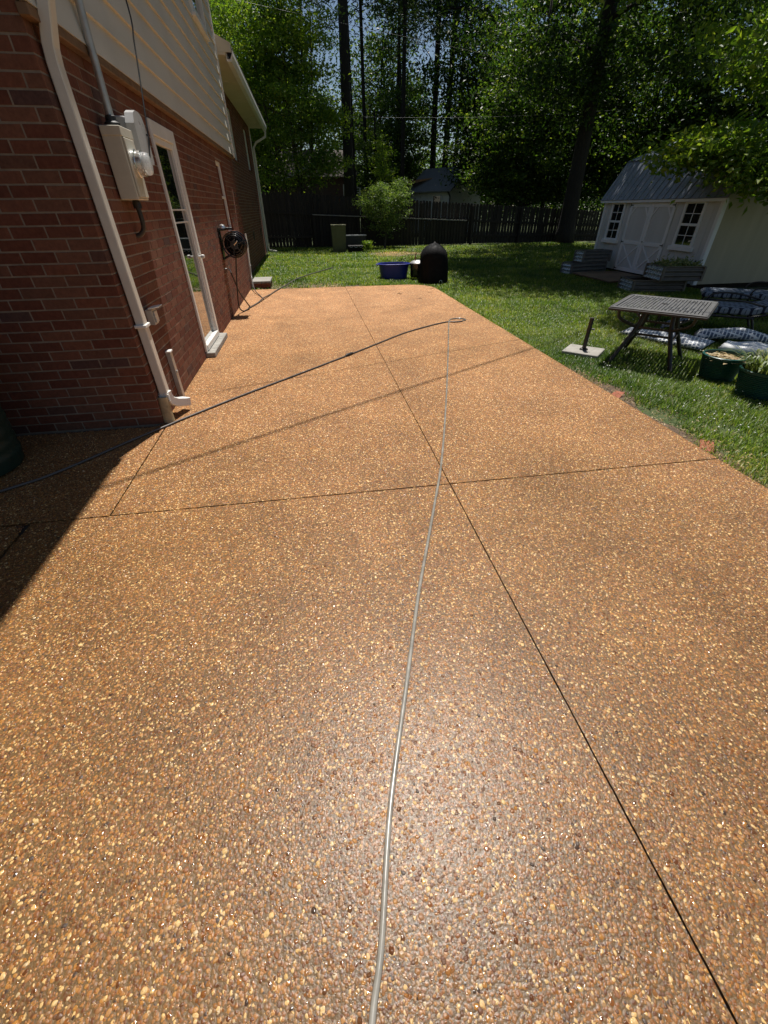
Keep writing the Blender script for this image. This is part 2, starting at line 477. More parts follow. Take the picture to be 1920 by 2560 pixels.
class MB:
    def __init__(self):
        self.v, self.f = [], []

    def poly(self, pts, faces):
        n = len(self.v)
        self.v += [tuple(p) for p in pts]
        self.f += [tuple(i + n for i in f) for f in faces]
        return self

    def box(self, x0, x1, y0, y1, z0, z1, ch=0.0, mat=None):
        if ch <= 0:
            p = [(x, y, z) for z in (z0, z1) for y in (y0, y1) for x in (x0, x1)]
            fs = [(0, 2, 3, 1), (4, 5, 7, 6), (0, 1, 5, 4), (2, 6, 7, 3), (0, 4, 6, 2), (1, 3, 7, 5)]
        else:
            bm = bmesh.new()
            bmesh.ops.create_cube(bm, size=1.0)
            for v in bm.verts:
                v.co = Vector(((x0 + x1) / 2 + v.co.x * (x1 - x0), (y0 + y1) / 2 + v.co.y * (y1 - y0), (z0 + z1) / 2 + v.co.z * (z1 - z0)))
            bmesh.ops.bevel(bm, geom=bm.edges[:], offset=ch, segments=1, affect='EDGES')
            bm.verts.index_update()
            p = [v.co.copy() for v in bm.verts]
            fs = [tuple(v.index for v in f.verts) for f in bm.faces]
            bm.free()
        if mat is not None:
            p = [mat @ Vector(q) for q in p]
        return self.poly(p, fs)

    def bar(self, a, b, w, h, up=(0, 0, 1), ch=0.0):
        """a straight bar of section w x h from a to b"""
        a, b, up = Vector(a), Vector(b), Vector(up)
        d = b - a
        ln = d.length
        x = d.normalized()
        y = up.cross(x)
        if y.length < 1e-5:
            y = Vector((0, 1, 0)).cross(x)
        y.normalize()
        z = x.cross(y)
        m = Matrix(((x.x, y.x, z.x, a.x), (x.y, y.y, z.y, a.y), (x.z, y.z, z.z, a.z), (0, 0, 0, 1)))
        return self.box(0, ln, -w / 2, w / 2, -h / 2, h / 2, ch, m)

    def tube(self, path, r, seg=8, caps=True):
        path = [Vector(p) for p in path]
        n = len(path)
        rr = r if hasattr(r, '__len__') else [r] * n
        pts, faces = [], []
        t0 = (path[1] - path[0]).normalized()
        ref = Vector((0, 0, 1)) if abs(t0.z) < 0.9 else Vector((1, 0, 0))
        u = t0.cross(ref).normalized()
        for i, p in enumerate(path):
            t = (path[min(i + 1, n - 1)] - path[max(i - 1, 0)])
            t = t.normalized() if t.length > 1e-9 else t0
            u = (u - t * u.dot(t))
            u = u.normalized() if u.length > 1e-6 else t.cross(ref).normalized()
            w = t.cross(u)
            for k in range(seg):
                a = 2 * math.pi * k / seg
                pts.append(p + (u * math.cos(a) + w * math.sin(a)) * rr[i])
        for i in range(n - 1):
            for k in range(seg):
                k2 = (k + 1) % seg
                faces.append((i * seg + k, i * seg + k2, (i + 1) * seg + k2, (i + 1) * seg + k))
        if caps:
            faces.append(tuple(range(seg - 1, -1, -1)))
            faces.append(tuple((n - 1) * seg + k for k in range(seg)))
        return self.poly(pts, faces)

    def lathe(self, prof, c=(0, 0, 0), seg=32, cap0=True, cap1=True, sx=1.0, sy=1.0, power=None):
        pts, faces = [], []
        for r, z in prof:
            for k in range(seg):
                a = 2 * math.pi * k / seg
                ca, sa = math.cos(a), math.sin(a)
                if power:
                    ca = math.copysign(abs(ca) ** power, ca)
                    sa = math.copysign(abs(sa) ** power, sa)
                pts.append((c[0] + r * sx * ca, c[1] + r * sy * sa, c[2] + z))
        for i in range(len(prof) - 1):
            for k in range(seg):
                k2 = (k + 1) % seg
                faces.append((i * seg + k, i * seg + k2, (i + 1) * seg + k2, (i + 1) * seg + k))
        if cap0:
            faces.append(tuple(range(seg - 1, -1, -1)))
        if cap1:
            faces.append(tuple((len(prof) - 1) * seg + k for k in range(seg)))
        return self.poly(pts, faces)

    def prism(self, poly, z0, z1, axis='z'):
        n = len(poly)
        def P(a, b, h):
            return (a, b, h) if axis == 'z' else ((a, h, b) if axis == 'y' else (h, a, b))
        pts = [P(a, b, z0) for a, b in poly] + [P(a, b, z1) for a, b in poly]
        faces = [tuple(range(n - 1, -1, -1)), tuple(range(n, 2 * n))]
        faces += [(i, (i + 1) % n, n + (i + 1) % n, n + i) for i in range(n)]
        return self.poly(pts, faces)

    def build(self, name, mat, parent=None, local=False, smooth=False, angle=None, **tags):
        me = bpy.data.meshes.new(name)
        vs_ = self.v
        base = WM.get(parent.name) if parent else None
        if base is not None and not local:
            inv = base.inverted()
            vs_ = [tuple(inv @ Vector(p)) for p in self.v]
        me.from_pydata(vs_, [], self.f)
        bm = bmesh.new()
        bm.from_mesh(me)
        bmesh.ops.recalc_face_normals(bm, faces=bm.faces[:])
        bm.to_mesh(me)
        bm.free()
        if smooth:
            me.shade_smooth()
            if angle:
                me.set_sharp_from_angle(angle=R(angle))
        o = bpy.data.objects.new(name, me)
        me.materials.append(MT[mat] if isinstance(mat, str) else mat)
        COL.objects.link(o)
        if parent:
            o.parent = parent
            WM[o.name] = base if base is not None else Matrix()
        else:
            WM[o.name] = Matrix()
        tag(o, **tags)
        return o

def raw_mesh(name, verts, faces, mat, parent=None, smooth=False, **tags):
    """numpy arrays straight to a mesh object (faces: (n,3) or (n,4))"""
    me = bpy.data.meshes.new(name)
    nv, nf, k = len(verts), len(faces), faces.shape[1]
    me.vertices.add(nv)
    me.vertices.foreach_set('co', np.ascontiguousarray(verts, dtype=np.float32).ravel())
    me.loops.add(nf * k)
    me.loops.foreach_set('vertex_index', np.ascontiguousarray(faces, dtype=np.int32).ravel())
    me.polygons.add(nf)
    me.polygons.foreach_set('loop_start', np.arange(0, nf * k, k, dtype=np.int32))
    me.polygons.foreach_set('loop_total', np.full(nf, k, dtype=np.int32))
    me.update(calc_edges=True)
    me.validate()
    if smooth:
        me.shade_smooth()
    else:
        me.shade_flat()
    me.materials.append(MT[mat] if isinstance(mat, str) else mat)
    o = bpy.data.objects.new(name, me)
    COL.objects.link(o)
    if parent:
        o.parent = parent
        WM[o.name] = WM[parent.name]
    tag(o, **tags)
    return o

def spline(pts, n=12):
    """Catmull-Rom through pts"""
    P = [Vector(p) for p in pts]
    P = [P[0] * 2 - P[1]] + P + [P[-1] * 2 - P[-2]]
    out = []
    for i in range(1, len(P) - 2):
        for k in range(n):
            t = k / n
            a, b, c, d = P[i - 1], P[i], P[i + 1], P[i + 2]
            out.append(0.5 * ((2 * b) + (c - a) * t + (2 * a - 5 * b + 4 * c - d) * t * t + (3 * b - a - 3 * c + d) * t ** 3))
    out.append(P[-2])
    return out

# ------------------------------------------------------------------ ground and patio
WX, WY = -1.317, 3.430          # brick corner of the house
PXR, PYF = 2.686, 10.48         # patio right edge, far edge
JX, JY = 0.754, 2.143           # control joints

g = MB()
g.poly([(-150, -80, -0.035), (150, -80, -0.035), (150, 240, -0.035), (-150, 240, -0.035)], [(0, 1, 2, 3)])
g.build('ground', 'soil', kind='structure')

def arc(cx, cy, r, a0, a1, n):
    return [(cx + r * math.cos(R(a0 + (a1 - a0) * i / n)), cy + r * math.sin(R(a0 + (a1 - a0) * i / n))) for i in range(n + 1)]

corner = arc(PXR - 0.62, PYF - 0.62, 0.62, 0, 90, 10)
outline = [(-6.0, -4.0), (PXR, -4.0)] + corner + [(WX - 0.1, PYF), (WX - 0.1, WY), (-6.0, WY)]
patio = MB().prism(outline, -0.12, -0.014).build('patio', 'joint', kind='structure')

def jitter_edge(a, b, amp, step=0.03):
    """points from a to b with a ragged edge"""
    a, b = Vector(a), Vector(b)
    n = max(2, int((b - a).length / step))
    d = (b - a).normalized()
    nn = Vector((-d.y, d.x))
    out = []
    for i in range(n):
        p = a + (b - a) * (i / n)
        out.append(tuple(p + nn * (random.uniform(-amp, amp) if i else 0)))
    return out

def slab(poly, amps):
    pts = []
    for i, p in enumerate(poly):
        q = poly[(i + 1) % len(poly)]
        if amps[i] > 0:
            pts += jitter_edge(p, q, amps[i])
        else:
            pts.append(p)
    bm = bmesh.new()
    vs_ = [bm.verts.new((x, y, 0.0)) for x, y in pts]
    f = bm.faces.new(vs_)
    f.normal_update()
    if f.normal.z < 0:
        f.normal_flip()
    r_ = bmesh.ops.extrude_face_region(bm, geom=[f])
    for v in r_['geom']:
        if isinstance(v, bmesh.types.BMVert):
            v.co.z = -0.1
    bmesh.ops.recalc_face_normals(bm, faces=bm.faces[:])
    me = bpy.data.meshes.new('slab')
    bm.to_mesh(me)
    bm.free()
    me.materials.append(MT['agg'])
    o = bpy.data.objects.new('slab', me)
    COL.objects.link(o)
    o.parent = patio
    return o

e, e2 = 0.0030, 0.0045
LJ = -1.285
LX = -1.715
slab([(LJ, JY + e2), (JX - e, JY + e2), (JX - e, PYF), (WX - 0.09, PYF), (WX - 0.09, WY + 0.05), (LJ, WY - 0.05)], [0.0022, 0.0008, 0, 0, 0, 0.002])
slab([(JX + e, JY + e2), (PXR, JY + e2)] + corner + [(JX + e, PYF)], [0.0022, 0] + [0] * len(corner) + [0.0008])
slab([(JX + e, -3.95), (PXR, -3.95), (PXR, JY - e2), (JX + e, JY - e2)], [0, 0, 0.0022, 0.0008])
slab([(LX, -3.95), (JX - e, -3.95), (JX - e, JY - e2), (LX + 0.006, JY - e2)], [0, 0.0008, 0.0022, 0.003])
slab([(-5.95, -3.95), (LX - 0.012, -3.95), (LX - 0.012, JY - 0.10), (LX - 0.07, JY - e2 - 0.012), (-5.95, JY - e2 - 0.012)], [0, 0.003, 0.006, 0.004, 0])
slab([(-5.95, JY + e2), (LJ - 0.009, JY + e2), (LJ - 0.009, WY - 0.05), (-5.95, WY - 0.02)], [0.003, 0.002, 0, 0])

# loose river pebbles showing through the worn surface, each a real stone
def pebble_points():
    pts, scl, rot, idx = [], [], [], []
    def layer(x0, x1, y0, y1, sp, rmin, rmax, keep):
        nx, ny = int((x1 - x0) / sp), int((y1 - y0) / (sp * 0.87))
        gx, gy = np.meshgrid(np.arange(nx), np.arange(ny))
        x = x0 + (gx + 0.5 * (gy % 2)) * sp + rng.normal(0, sp * 0.27, gx.shape)
        y = y0 + gy * sp * 0.87 + rng.normal(0, sp * 0.27, gx.shape)
        x, y = x.ravel(), y.ravel()
        k = rng.random(len(x)) < keep
        # density breathes a little over the slab
        k &= rng.random(len(x)) < 0.80 + 0.2 * np.sin(x * 2.1 + 1.3 * np.sin(y * 1.7)) * np.sin(y * 1.3 + x)
        k &= (x < PXR - 0.01) & ((x > WX + 0.02) | (y < WY - 0.03))
        r = rmin * np.exp(rng.random(len(x)) ** 2.0 * math.log(rmax / rmin))
        m = r * 0.75 + 0.004
        k &= (np.abs(x - JX) > m) & (np.abs(y - JY) > m)
        k &= ~((np.abs(x - LJ + 0.004) < m) & (y > JY)) & ~((np.abs(x - LX) < m + 0.01) & (y < JY))
        k &= rng.random(len(x)) < np.clip((5.0 - y) / 1.4, 0, 1)
        x, y, r = x[k], y[k], r[k]
        n = len(x)
        s = np.stack([r, r * rng.uniform(0.6, 0.95, n), r * rng.uniform(0.28, 0.48, n)], 1)
        z = -s[:, 2] * rng.uniform(0.25, 0.75, n)
        pts.append(np.stack([x, y, z], 1)); scl.append(s)
        rot.append(np.stack([rng.normal(0, 0.09, n), rng.normal(0, 0.09, n), rng.uniform(0, 6.28, n)], 1))
        idx.append(rng.integers(0, 3, n))
    layer(-2.4, PXR, -0.7, 5.0, 0.0108, 0.0030, 0.0088, 0.82)
    layer(-2.2, PXR, -0.5, 2.6, 0.0092, 0.0016, 0.0030, 0.7)
    return [np.concatenate(a) for a in (pts, scl, rot, idx)]

P_, S_, R_, I_ = pebble_points()
pme = bpy.data.meshes.new('pebbles')
pme.vertices.add(len(P_))
pme.vertices.foreach_set('co', P_.astype(np.float32).ravel())
for nm, arr in (('scl', S_), ('rot', R_)):
    at = pme.attributes.new(nm, 'FLOAT_VECTOR', 'POINT')
    at.data.foreach_set('vector', arr.astype(np.float32).ravel())
at = pme.attributes.new('idx', 'INT', 'POINT')
at.data.foreach_set('value', I_.astype(np.int32))
pme.materials.append(MT['peb'])
pebbles = bpy.data.objects.new('pebbles', pme)
COL.objects.link(pebbles)
pebbles.parent = patio
pebbles['kind'] = 'stuff'

ng = bpy.data.node_groups.new('scatter_pebbles', 'GeometryNodeTree')
ng.interface.new_socket('Geometry', in_out='INPUT', socket_type='NodeSocketGeometry')
ng.interface.new_socket('Geometry', in_out='OUTPUT', socket_type='NodeSocketGeometry')
gi, go = ng.nodes.new('NodeGroupInput'), ng.nodes.new('NodeGroupOutput')
join = ng.nodes.new('GeometryNodeJoinGeometry')
for k in range(3):
    ico = ng.nodes.new('GeometryNodeMeshIcoSphere')
    ico.inputs['Radius'].default_value = 1.0
    ico.inputs['Subdivisions'].default_value = 3
    nz = ng.nodes.new('ShaderNodeTexNoise')
    nz.noise_dimensions = '4D'
    nz.inputs['W'].default_value = 3.7 * k + 1.0
    nz.inputs['Scale'].default_value = 1.1
    nz.inputs['Detail'].default_value = 1.5
    sub = ng.nodes.new('ShaderNodeVectorMath'); sub.operation = 'SUBTRACT'
    sub.inputs[1].default_value = (0.5, 0.5, 0.5)
    sc_ = ng.nodes.new('ShaderNodeVectorMath'); sc_.operation = 'SCALE'
    sc_.inputs['Scale'].default_value = 0.7
    sp = ng.nodes.new('GeometryNodeSetPosition')
    sm = ng.nodes.new('GeometryNodeSetShadeSmooth')
    mt = ng.nodes.new('GeometryNodeSetMaterial')
    mt.inputs['Material'].default_value = MT['peb']
    g2i = ng.nodes.new('GeometryNodeGeometryToInstance')
    ng.links.new(nz.outputs['Color'], sub.inputs[0])
    ng.links.new(sub.outputs[0], sc_.inputs[0])
    ng.links.new(ico.outputs['Mesh'], sp.inputs['Geometry'])
    ng.links.new(sc_.outputs[0], sp.inputs['Offset'])
    ng.links.new(sp.outputs[0], sm.inputs[0])
    ng.links.new(sm.outputs[0], mt.inputs[0])
    ng.links.new(mt.outputs[0], g2i.inputs[0])
    ng.links.new(g2i.outputs[0], join.inputs[0])
iop = ng.nodes.new('GeometryNodeInstanceOnPoints')
iop.inputs['Pick Instance'].default_value = True
def named(nm, typ):
    n = ng.nodes.new('GeometryNodeInputNamedAttribute')
    n.data_type = typ
    n.inputs['Name'].default_value = nm
    return [s for s in n.outputs if s.name == 'Attribute' and s.enabled][0]
ng.links.new(gi.outputs[0], iop.inputs['Points'])
ng.links.new(join.outputs[0], iop.inputs['Instance'])
ng.links.new(named('idx', 'INT'), iop.inputs['Instance Index'])
ng.links.new(named('rot', 'FLOAT_VECTOR'), iop.inputs['Rotation'])
ng.links.new(named('scl', 'FLOAT_VECTOR'), iop.inputs['Scale'])
ng.links.new(iop.outputs[0], go.inputs[0])
md = pebbles.modifiers.new('scatter', 'NODES')
md.node_group = ng

# ------------------------------------------------------------------ the brick house
house = thing('brick_house', 'red brick house with white lap siding above, on the left of the patio', 'house', (WX, WY, 0))
HM = WM[house.name]
BL, BD, BH, CH = 0.195, 0.090, 0.0577, 0.0677     # brick length, depth, height, course

# openings in the near side wall (y0, y1, z0, z1)
DOOR = (5.34, 6.24, 0.06, 2.10)
WIN2 = (8.96, 9.62, 1.08, 2.08)
WALL_END, WALL_TOP = 11.12, 2.29
FX, FEND = -1.58, 19.62                            # the far wing stands back a little
FTOP = 3.70
FW = [(13.95, 14.95, 2.38, 3.46), (17.55, 18.55, 2.38, 3.46)]

bricks = []       # (x0, x1, y0, y1, z0, z1)
def side_course(face_x, y0, y1, z, start, openings, ztop):
    y = y0
    first = True
    while y < y1 - 0.02:
        ln = start if first else BL
        first = False
        b0, b1 = y, min(y + ln, y1)
        segs = [(b0, b1)]
        for (oy0, oy1, oz0, oz1) in openings:
            if z + BH > oz0 + 0.01 and z < oz1 - 0.01:
                new = []
                for s0, s1 in segs:
                    if s1 <= oy0 or s0 >= oy1:
                        new.append((s0, s1))
                    else:
                        if s0 < oy0 - 0.006:
                            new.append((s0, oy0))
                        if s1 > oy1 + 0.006:
                            new.append((oy1, s1))
                segs = new
        for s0, s1 in segs:
            if s1 - s0 > 0.005:
                bricks.append((face_x - BD, face_x, s0, s1, z, min(z + BH, ztop), 'side'))
        y = b1 + 0.010
n_course = 34
for k in range(42):
    z = 0.006 + k * CH
    # the front wall, facing the photographer
    x = WX if k % 2 == 0 else WX - BD - 0.010
    while x > -3.4:
        bricks.append((x - BL, x, WY, WY + BD, z, z + BH, 'front'))
        x -= BL + 0.010
    if k < n_course and z + 0.03 < WALL_TOP:
        if k % 2 == 0:
            side_course(WX, WY + BD + 0.010, WALL_END, z, BL, [DOOR, WIN2], WALL_TOP)
        else:
            side_course(WX, WY, WALL_END, z, BL, [DOOR, WIN2], WALL_TOP)
for k in range(55):
    z = 0.006 + k * CH
    if z + 0.03 < FTOP:
        side_course(FX, WALL_END - 0.05 + (0.1 if k % 2 else 0.0), FEND, z, BL, FW, FTOP)

for k in range(42):                                # unseen left wing, added to deepen the shade in the corner
    z = 0.006 + k * CH
    side_course(-3.4, -3.2 + (0.10 if k % 2 else 0.0), WY - 0.012, z, BL, [], 2.86)
def front_seen(b):
    # roughly what the frame shows of the front wall
    return b[6] == 'front' and b[1] > -1.50 - max(0.0, (2.15 - b[4])) * 0.42 and b[4] < 2.34
single = [b for b in bricks if front_seen(b)]
rest_side = sorted([b for b in bricks if b[6] == 'side' and b[1] > WX - 0.01], key=lambda b: b[2] + 0.15 * abs(b[4] - 1.0))
single += rest_side[:max(0, 300 - len(single))]
chosen = set(id(b) for b in single)
brick_cache = {}
for b in single:
    d = (round(b[1] - b[0], 3), round(b[3] - b[2], 3), round(b[5] - b[4], 3))
    c = Vector(((b[0] + b[1]) / 2, (b[2] + b[3]) / 2, (b[4] + b[5]) / 2))
    if d not in brick_cache:
        mb = MB().box(-d[0] / 2, d[0] / 2, -d[1] / 2, d[1] / 2, -d[2] / 2, d[2] / 2, 0.0014)
        proto = mb.build('brick', 'brick', house, local=True)
        brick_cache[d] = proto.data
        o = proto
    else:
        o = bpy.data.objects.new('brick', brick_cache[d])
        COL.objects.link(o)
        o.parent = house
    off = Vector((random.gauss(0, 0.0004), random.gauss(0, 0.0004), random.gauss(0, 0.0009)))
    o.location = c - Vector((WX, WY, 0)) + off
    o.rotation_euler = (random.gauss(0, 0.003) if b[6] == 'side' else 0.0, random.gauss(0, 0.003) if b[6] == 'front' else 0.0, 0.0)
vv, ff = [], []
Q = np.array([(0, 2, 3, 1), (4, 5, 7, 6), (0, 1, 5, 4), (2, 6, 7, 3), (0, 4, 6, 2), (1, 3, 7, 5)])
cnt = 0
for b in bricks:
    if id(b) in chosen:
        continue
    j = random.gauss(0, 0.0003)
    x0, x1, y0, y1, z0, z1 = b[:6]
    if b[6] == 'side':
        x1 += j
    else:
        y0 += j
    vv.append(np.array([(x, y, z) for z in (z0, z1) for y in (y0, y1) for x in (x0, x1)]) - np.array([WX, WY, 0]))
    ff.append(Q + cnt)
    cnt += 8
raw_mesh('brickwork', np.concatenate(vv), np.concatenate(ff), 'brick', house, kind='stuff')

# mortar core of the walls (recessed behind the brick faces), with the openings left free
mx = 0.0026
m = MB()
m.box(-5.9, WX - mx, WY + mx, WY + 0.26, -0.05, WALL_TOP - 0.003)
m.box(-5.9, WX - 0.032, WY + mx, WY + 0.262, WALL_TOP, 2.86)
def core(face, y0, y1, z1, openings, m):
    ys = sorted({y0, y1, *[o[0] for o in openings], *[o[1] for o in openings]})
    for a, b in zip(ys[:-1], ys[1:]):
        op = [o for o in openings if o[0] <= a + 1e-6 and o[1] >= b - 1e-6]
        if not op:
            m.box(face - 0.26, face - mx, a, b, -0.05, z1)
        else:
            o = op[0]
            if o[2] > 0:
                m.box(face - 0.26, face - mx, a, b, -0.05, o[2])
            m.box(face - 0.26, face - mx, a, b, o[3], z1)
core(WX, WY + 0.2601, WALL_END, WALL_TOP, [DOOR, WIN2], m)
m.box(FX - 0.26, FX - mx, WALL_END - 0.05, FW[0][0], -0.05, FTOP)
for i, o in enumerate(FW):
    m.box(FX - 0.26, FX - mx, o[0], o[1], -0.05, o[2])
    m.box(FX - 0.26, FX - mx, o[0], o[1], o[3], FTOP)
    m.box(FX - 0.26, FX - mx, o[1], FW[i + 1][0] if i + 1 < len(FW) else FEND, -0.05, FTOP)
m.box(-8.5, FX - 0.27, FEND - 0.28, FEND - 0.02, -0.05, FTOP)      # end wall of the wing
m.box(FX - 0.26, WX - mx, WALL_END - 0.27, WALL_END - 0.004, -0.05, WALL_TOP - 0.002)
m.box(-3.66, -3.4 - mx, -3.22, WY - 0.006, -0.05, 2.86)  # core of the added left wing
m.build('mortar', 'mortar', house)
# upper walls behind the siding, dark rooms inside
m = MB()
m.box(-6.0, WX - 0.03, WY + 0.02, WALL_END - 0.03, 2.87, 5.62)
m.box(WX - 0.25, WX - 0.031, WY + 0.27, WALL_END - 0.03, 2.30, 2.868)
m.box(-6.0, -3.42, -3.2, WY + 0.018, 2.862, 5.55)  # upper part of the added left wing
m.build('upper_wall', 'siding', house)
MB().box(-9.5, -3.0, -3.6, 2.60, 5.552, 5.72).build('added_wing_roof', 'roofbrown', house)  # roof of the unseen wing added to block sky light
m = MB().box(-2.6, WX - 0.30, 5.0, 10.4, 0.02, 2.26)
m.build('room_interior', plain('dark_room', (0.02, 0.018, 0.016), 0.9), house)

# lap siding, one board per course
SZ = 0.187
for k in range(17):
    z0 = 2.275 + k * SZ
    z1 = z0 + SZ + 0.012
    xo, xi = WX + 0.062, WX + 0.040
    y0, y1 = WY - 0.035 + random.uniform(0, 0.003), 11.12
    segs = [(y0, y1)]
    if z1 > 3.62 and z0 < 4.9:
        segs = [(y0, 9.04), (10.16, y1)]
    for s0, s1 in segs:
        MB().prism([(xo, z0), (xi, z1), (WX + 0.025, z1), (WX + 0.025, z0)], s0, s1, 'y').build('siding_board', 'siding', house)
MB().box(WX + 0.001, WX + 0.056, WY - 0.03, 11.11, 2.225, 2.273, 0.004).build('trim_board', 'brown', house)
MB().box(WX - 0.02, WX + 0.070, 11.123, 11.20, 2.25, 5.5, 0.004).build('corner_board', 'white', house)
# upper window at the end of the siding
w = MB()
for a in ((9.04, 9.12, 3.64, 4.9), (10.08, 10.16, 3.64, 4.9), (9.121, 10.079, 4.82, 4.9), (9.121, 10.079, 3.64, 3.72)):
    w.box(WX + 0.02, WX + 0.085, *a, 0.004)
wo = w.build('window', 'white', house)
MB().box(WX + 0.025, WX + 0.04, 9.121, 10.079, 3.721, 4.819).build('pane', 'glass', wo)
MB().box(WX + 0.03, WX + 0.11, 9.02, 10.18, 3.60, 3.638, 0.004).build('sill', 'white', wo)

# main roof over the upper storey: its eave shades the whole side wall down to about 1 m
EX, EZ = -0.90, 5.58
rf = MB()
rf.prism([(EX, EZ), (EX, EZ + 0.14), (-5.2, 7.6), (-9.5, EZ + 0.14), (-9.5, EZ), (-5.2, 7.44)], 2.62, 11.6, 'y')
ro_ = rf.build('roof', 'roofbrown', house)
MB().box(EX - 0.48, EX + 0.001, 2.63, 11.59, EZ - 0.03, EZ - 0.002).build('eave_soffit', 'soffit', house)
MB().prism([(EX + 0.001, EZ + 0.12), (EX + 0.10, EZ + 0.12), (EX + 0.08, EZ), (EX + 0.001, EZ)], 2.6, 11.62, 'y').build('eave_gutter', 'white', house)
MB().prism([(WX - 0.05, 5.6), (-9.0, 5.6), (-5.2, 7.42)], WY + 0.02, 11.1, 'y').build('attic_gable', 'siding', house)

# low eave of the far wing
MB().box(FX + 0.001, -1.115, WALL_END + 0.09, FEND + 0.3, FTOP - 0.03, FTOP + 0.0, 0.0).build('wing_soffit', 'soffit', house)
for yb in (13.2, 15.4, 17.6):
    MB().box(FX + 0.01, -1.12, yb, yb + 0.035, FTOP - 0.036, FTOP - 0.0305).build('soffit_seam', 'spout', house)
MB().prism([(-1.113, FTOP + 0.03), (-1.113, FTOP - 0.10), (-1.03, FTOP - 0.10), (-0.99, FTOP - 0.02), (-0.99, FTOP + 0.04), (-1.0, FTOP + 0.04), (-1.005, FTOP), (-1.045, FTOP - 0.07), (-1.10, FTOP - 0.07), (-1.10, FTOP + 0.03)], WALL_END + 0.16, FEND + 0.35, 'y').build('gutter', 'white', house)
MB().prism([(-1.13, FTOP + 0.005), (-1.0, FTOP + 0.06), (-1.0, FTOP + 0.10), (-5.0, 5.4), (-9.0, FTOP + 0.10), (-9.0, FTOP + 0.02), (-5.0, 5.28), (-1.56, FTOP + 0.03)], WALL_END + 0.1, FEND + 0.32, 'y').build('wing_roof', 'roofbrown', house)
MB().prism([(FX + 0.25, FTOP + 0.002), (-1.005, FTOP + 0.002), (-1.0, FTOP + 0.12), (FX + 0.25, FTOP + 0.26)], WALL_END + 0.085, WALL_END + 0.099, 'y').build('eave_end_board', 'soffit', house)
for (y0, y1, z0, z1) in FW:
    w = MB()
    for a in ((y0, y0 + 0.07, z0, z1), (y1 - 0.07, y1, z0, z1), (y0 + 0.071, y1 - 0.071, z1 - 0.07, z1), (y0 + 0.071, y1 - 0.071, z0, z0 + 0.07), (y0 + 0.071, y1 - 0.071, (z0 + z1) / 2 - 0.02, (z0 + z1) / 2 + 0.02)):
        w.box(FX - 0.15, FX - 0.046, *a, 0.004)
    wo = w.build('window', 'white', house)
    MB().box(FX - 0.075, FX - 0.065, y0 + 0.071, y1 - 0.071, z0 + 0.071, z1 - 0.071).build('pane', 'glass', wo)
    MB().box(FX - 0.045, FX + 0.03, y0 + 0.001, y1 - 0.001, z0 + 0.002, z0 + 0.04, 0.004).build('sill', 'brick', wo)
for yv in (15.55, 18.1):
    v = MB().box(FX - 0.02, FX + 0.012, yv, yv + 0.22, 0.66, 0.86, 0.003).build('crawl_vent', 'black', house)
MB().box(FX - 0.05, FX + 0.03, FEND + 0.002, FEND + 0.06, -0.03, FTOP - 0.04, 0.003).build('corner_trim', 'white', house)

def liners(face, y0, y1, z0, z1):
    mb = MB()
    for a, b in ((y0 + 0.0005, y0 + 0.006), (y1 - 0.006, y1 - 0.0005)):
        mb.box(face - 0.03, face - 0.003, a, b, z0 + 0.001, z1 - 0.001)
    mb.box(face - 0.03, face - 0.003, y0 + 0.0065, y1 - 0.0065, z1 - 0.007, z1 - 0.001)
    mb.build('reveal', 'brick', house)
for w_ in FW:
    liners(FX, *w_)
liners(WX, *WIN2)

# the window behind the hose reel
y0, y1, z0, z1 = WIN2
w = MB()
for a in ((y0, y0 + 0.06, z0, z1), (y1 - 0.06, y1, z0, z1), (y0 + 0.061, y1 - 0.061, z1 - 0.06, z1), (y0 + 0.061, y1 - 0.061, z0, z0 + 0.06), (y0 + 0.061, y1 - 0.061, 1.57, 1.61)):
    w.box(WX - 0.15, WX - 0.032, *a, 0.004)
wo = w.build('window', 'white', house)
MB().box(WX - 0.06, WX - 0.05, y0 + 0.061, y1 - 0.061, z0 + 0.061, z1 - 0.061).build('pane', 'glass', wo)
MB().box(WX - 0.031, WX + 0.03, y0 + 0.001, y1 - 0.001, z0 + 0.002, z0 + 0.03, 0.004).build('sill', 'brick', wo)

# storm door
y0, y1, z0, z1 = DOOR
d = MB()
d.box(WX - 0.10, WX + 0.020, y0 + 0.002, y0 + 0.055, z0, z1 - 0.002, 0.004)
d.box(WX - 0.10, WX + 0.022, y1 - 0.085, y1 - 0.002, z0, z1 - 0.002, 0.004)
d.box(WX - 0.10, WX + 0.021, y0 + 0.056, y1 - 0.086, z1 - 0.11, z1 - 0.002, 0.004)
do_ = d.build('door', 'white', house, label='white framed full glass storm door')
s = MB()
s.box(WX - 0.05, WX + 0.004, y0 + 0.057, y0 + 0.095, z0 + 0.07, z1 - 0.112, 0.003)
s.box(WX - 0.05, WX + 0.004, y1 - 0.135, y1 - 0.088, z0 + 0.07, z1 - 0.112, 0.003)
s.box(WX - 0.05, WX + 0.0035, y0 + 0.0955, y1 - 0.1355, z1 - 0.16, z1 - 0.1125, 0.003)
s.build('sash', 'white', do_)
MB().box(WX - 0.03, WX - 0.022, y0 + 0.096, y1 - 0.136, z0 + 0.071, z1 - 0.161).build('pane', 'glass', do_)
MB().box(WX - 0.05, WX + 0.03, y0 + 0.057, y1 - 0.087, z0 + 0.002, z0 + 0.069, 0.006).build('bottom_rail', 'white', do_)
for zz in (1.31, 1.42):
    MB().box(WX - 0.0215, WX - 0.010, y0 + 0.0965, y1 - 0.1365, zz, zz + 0.014).build('muntin', 'white', do_)
h = MB()
h.tube([(WX + 0.004, y1 - 0.112, 0.97), (WX + 0.05, y1 - 0.112, 0.97)], 0.010, 8)
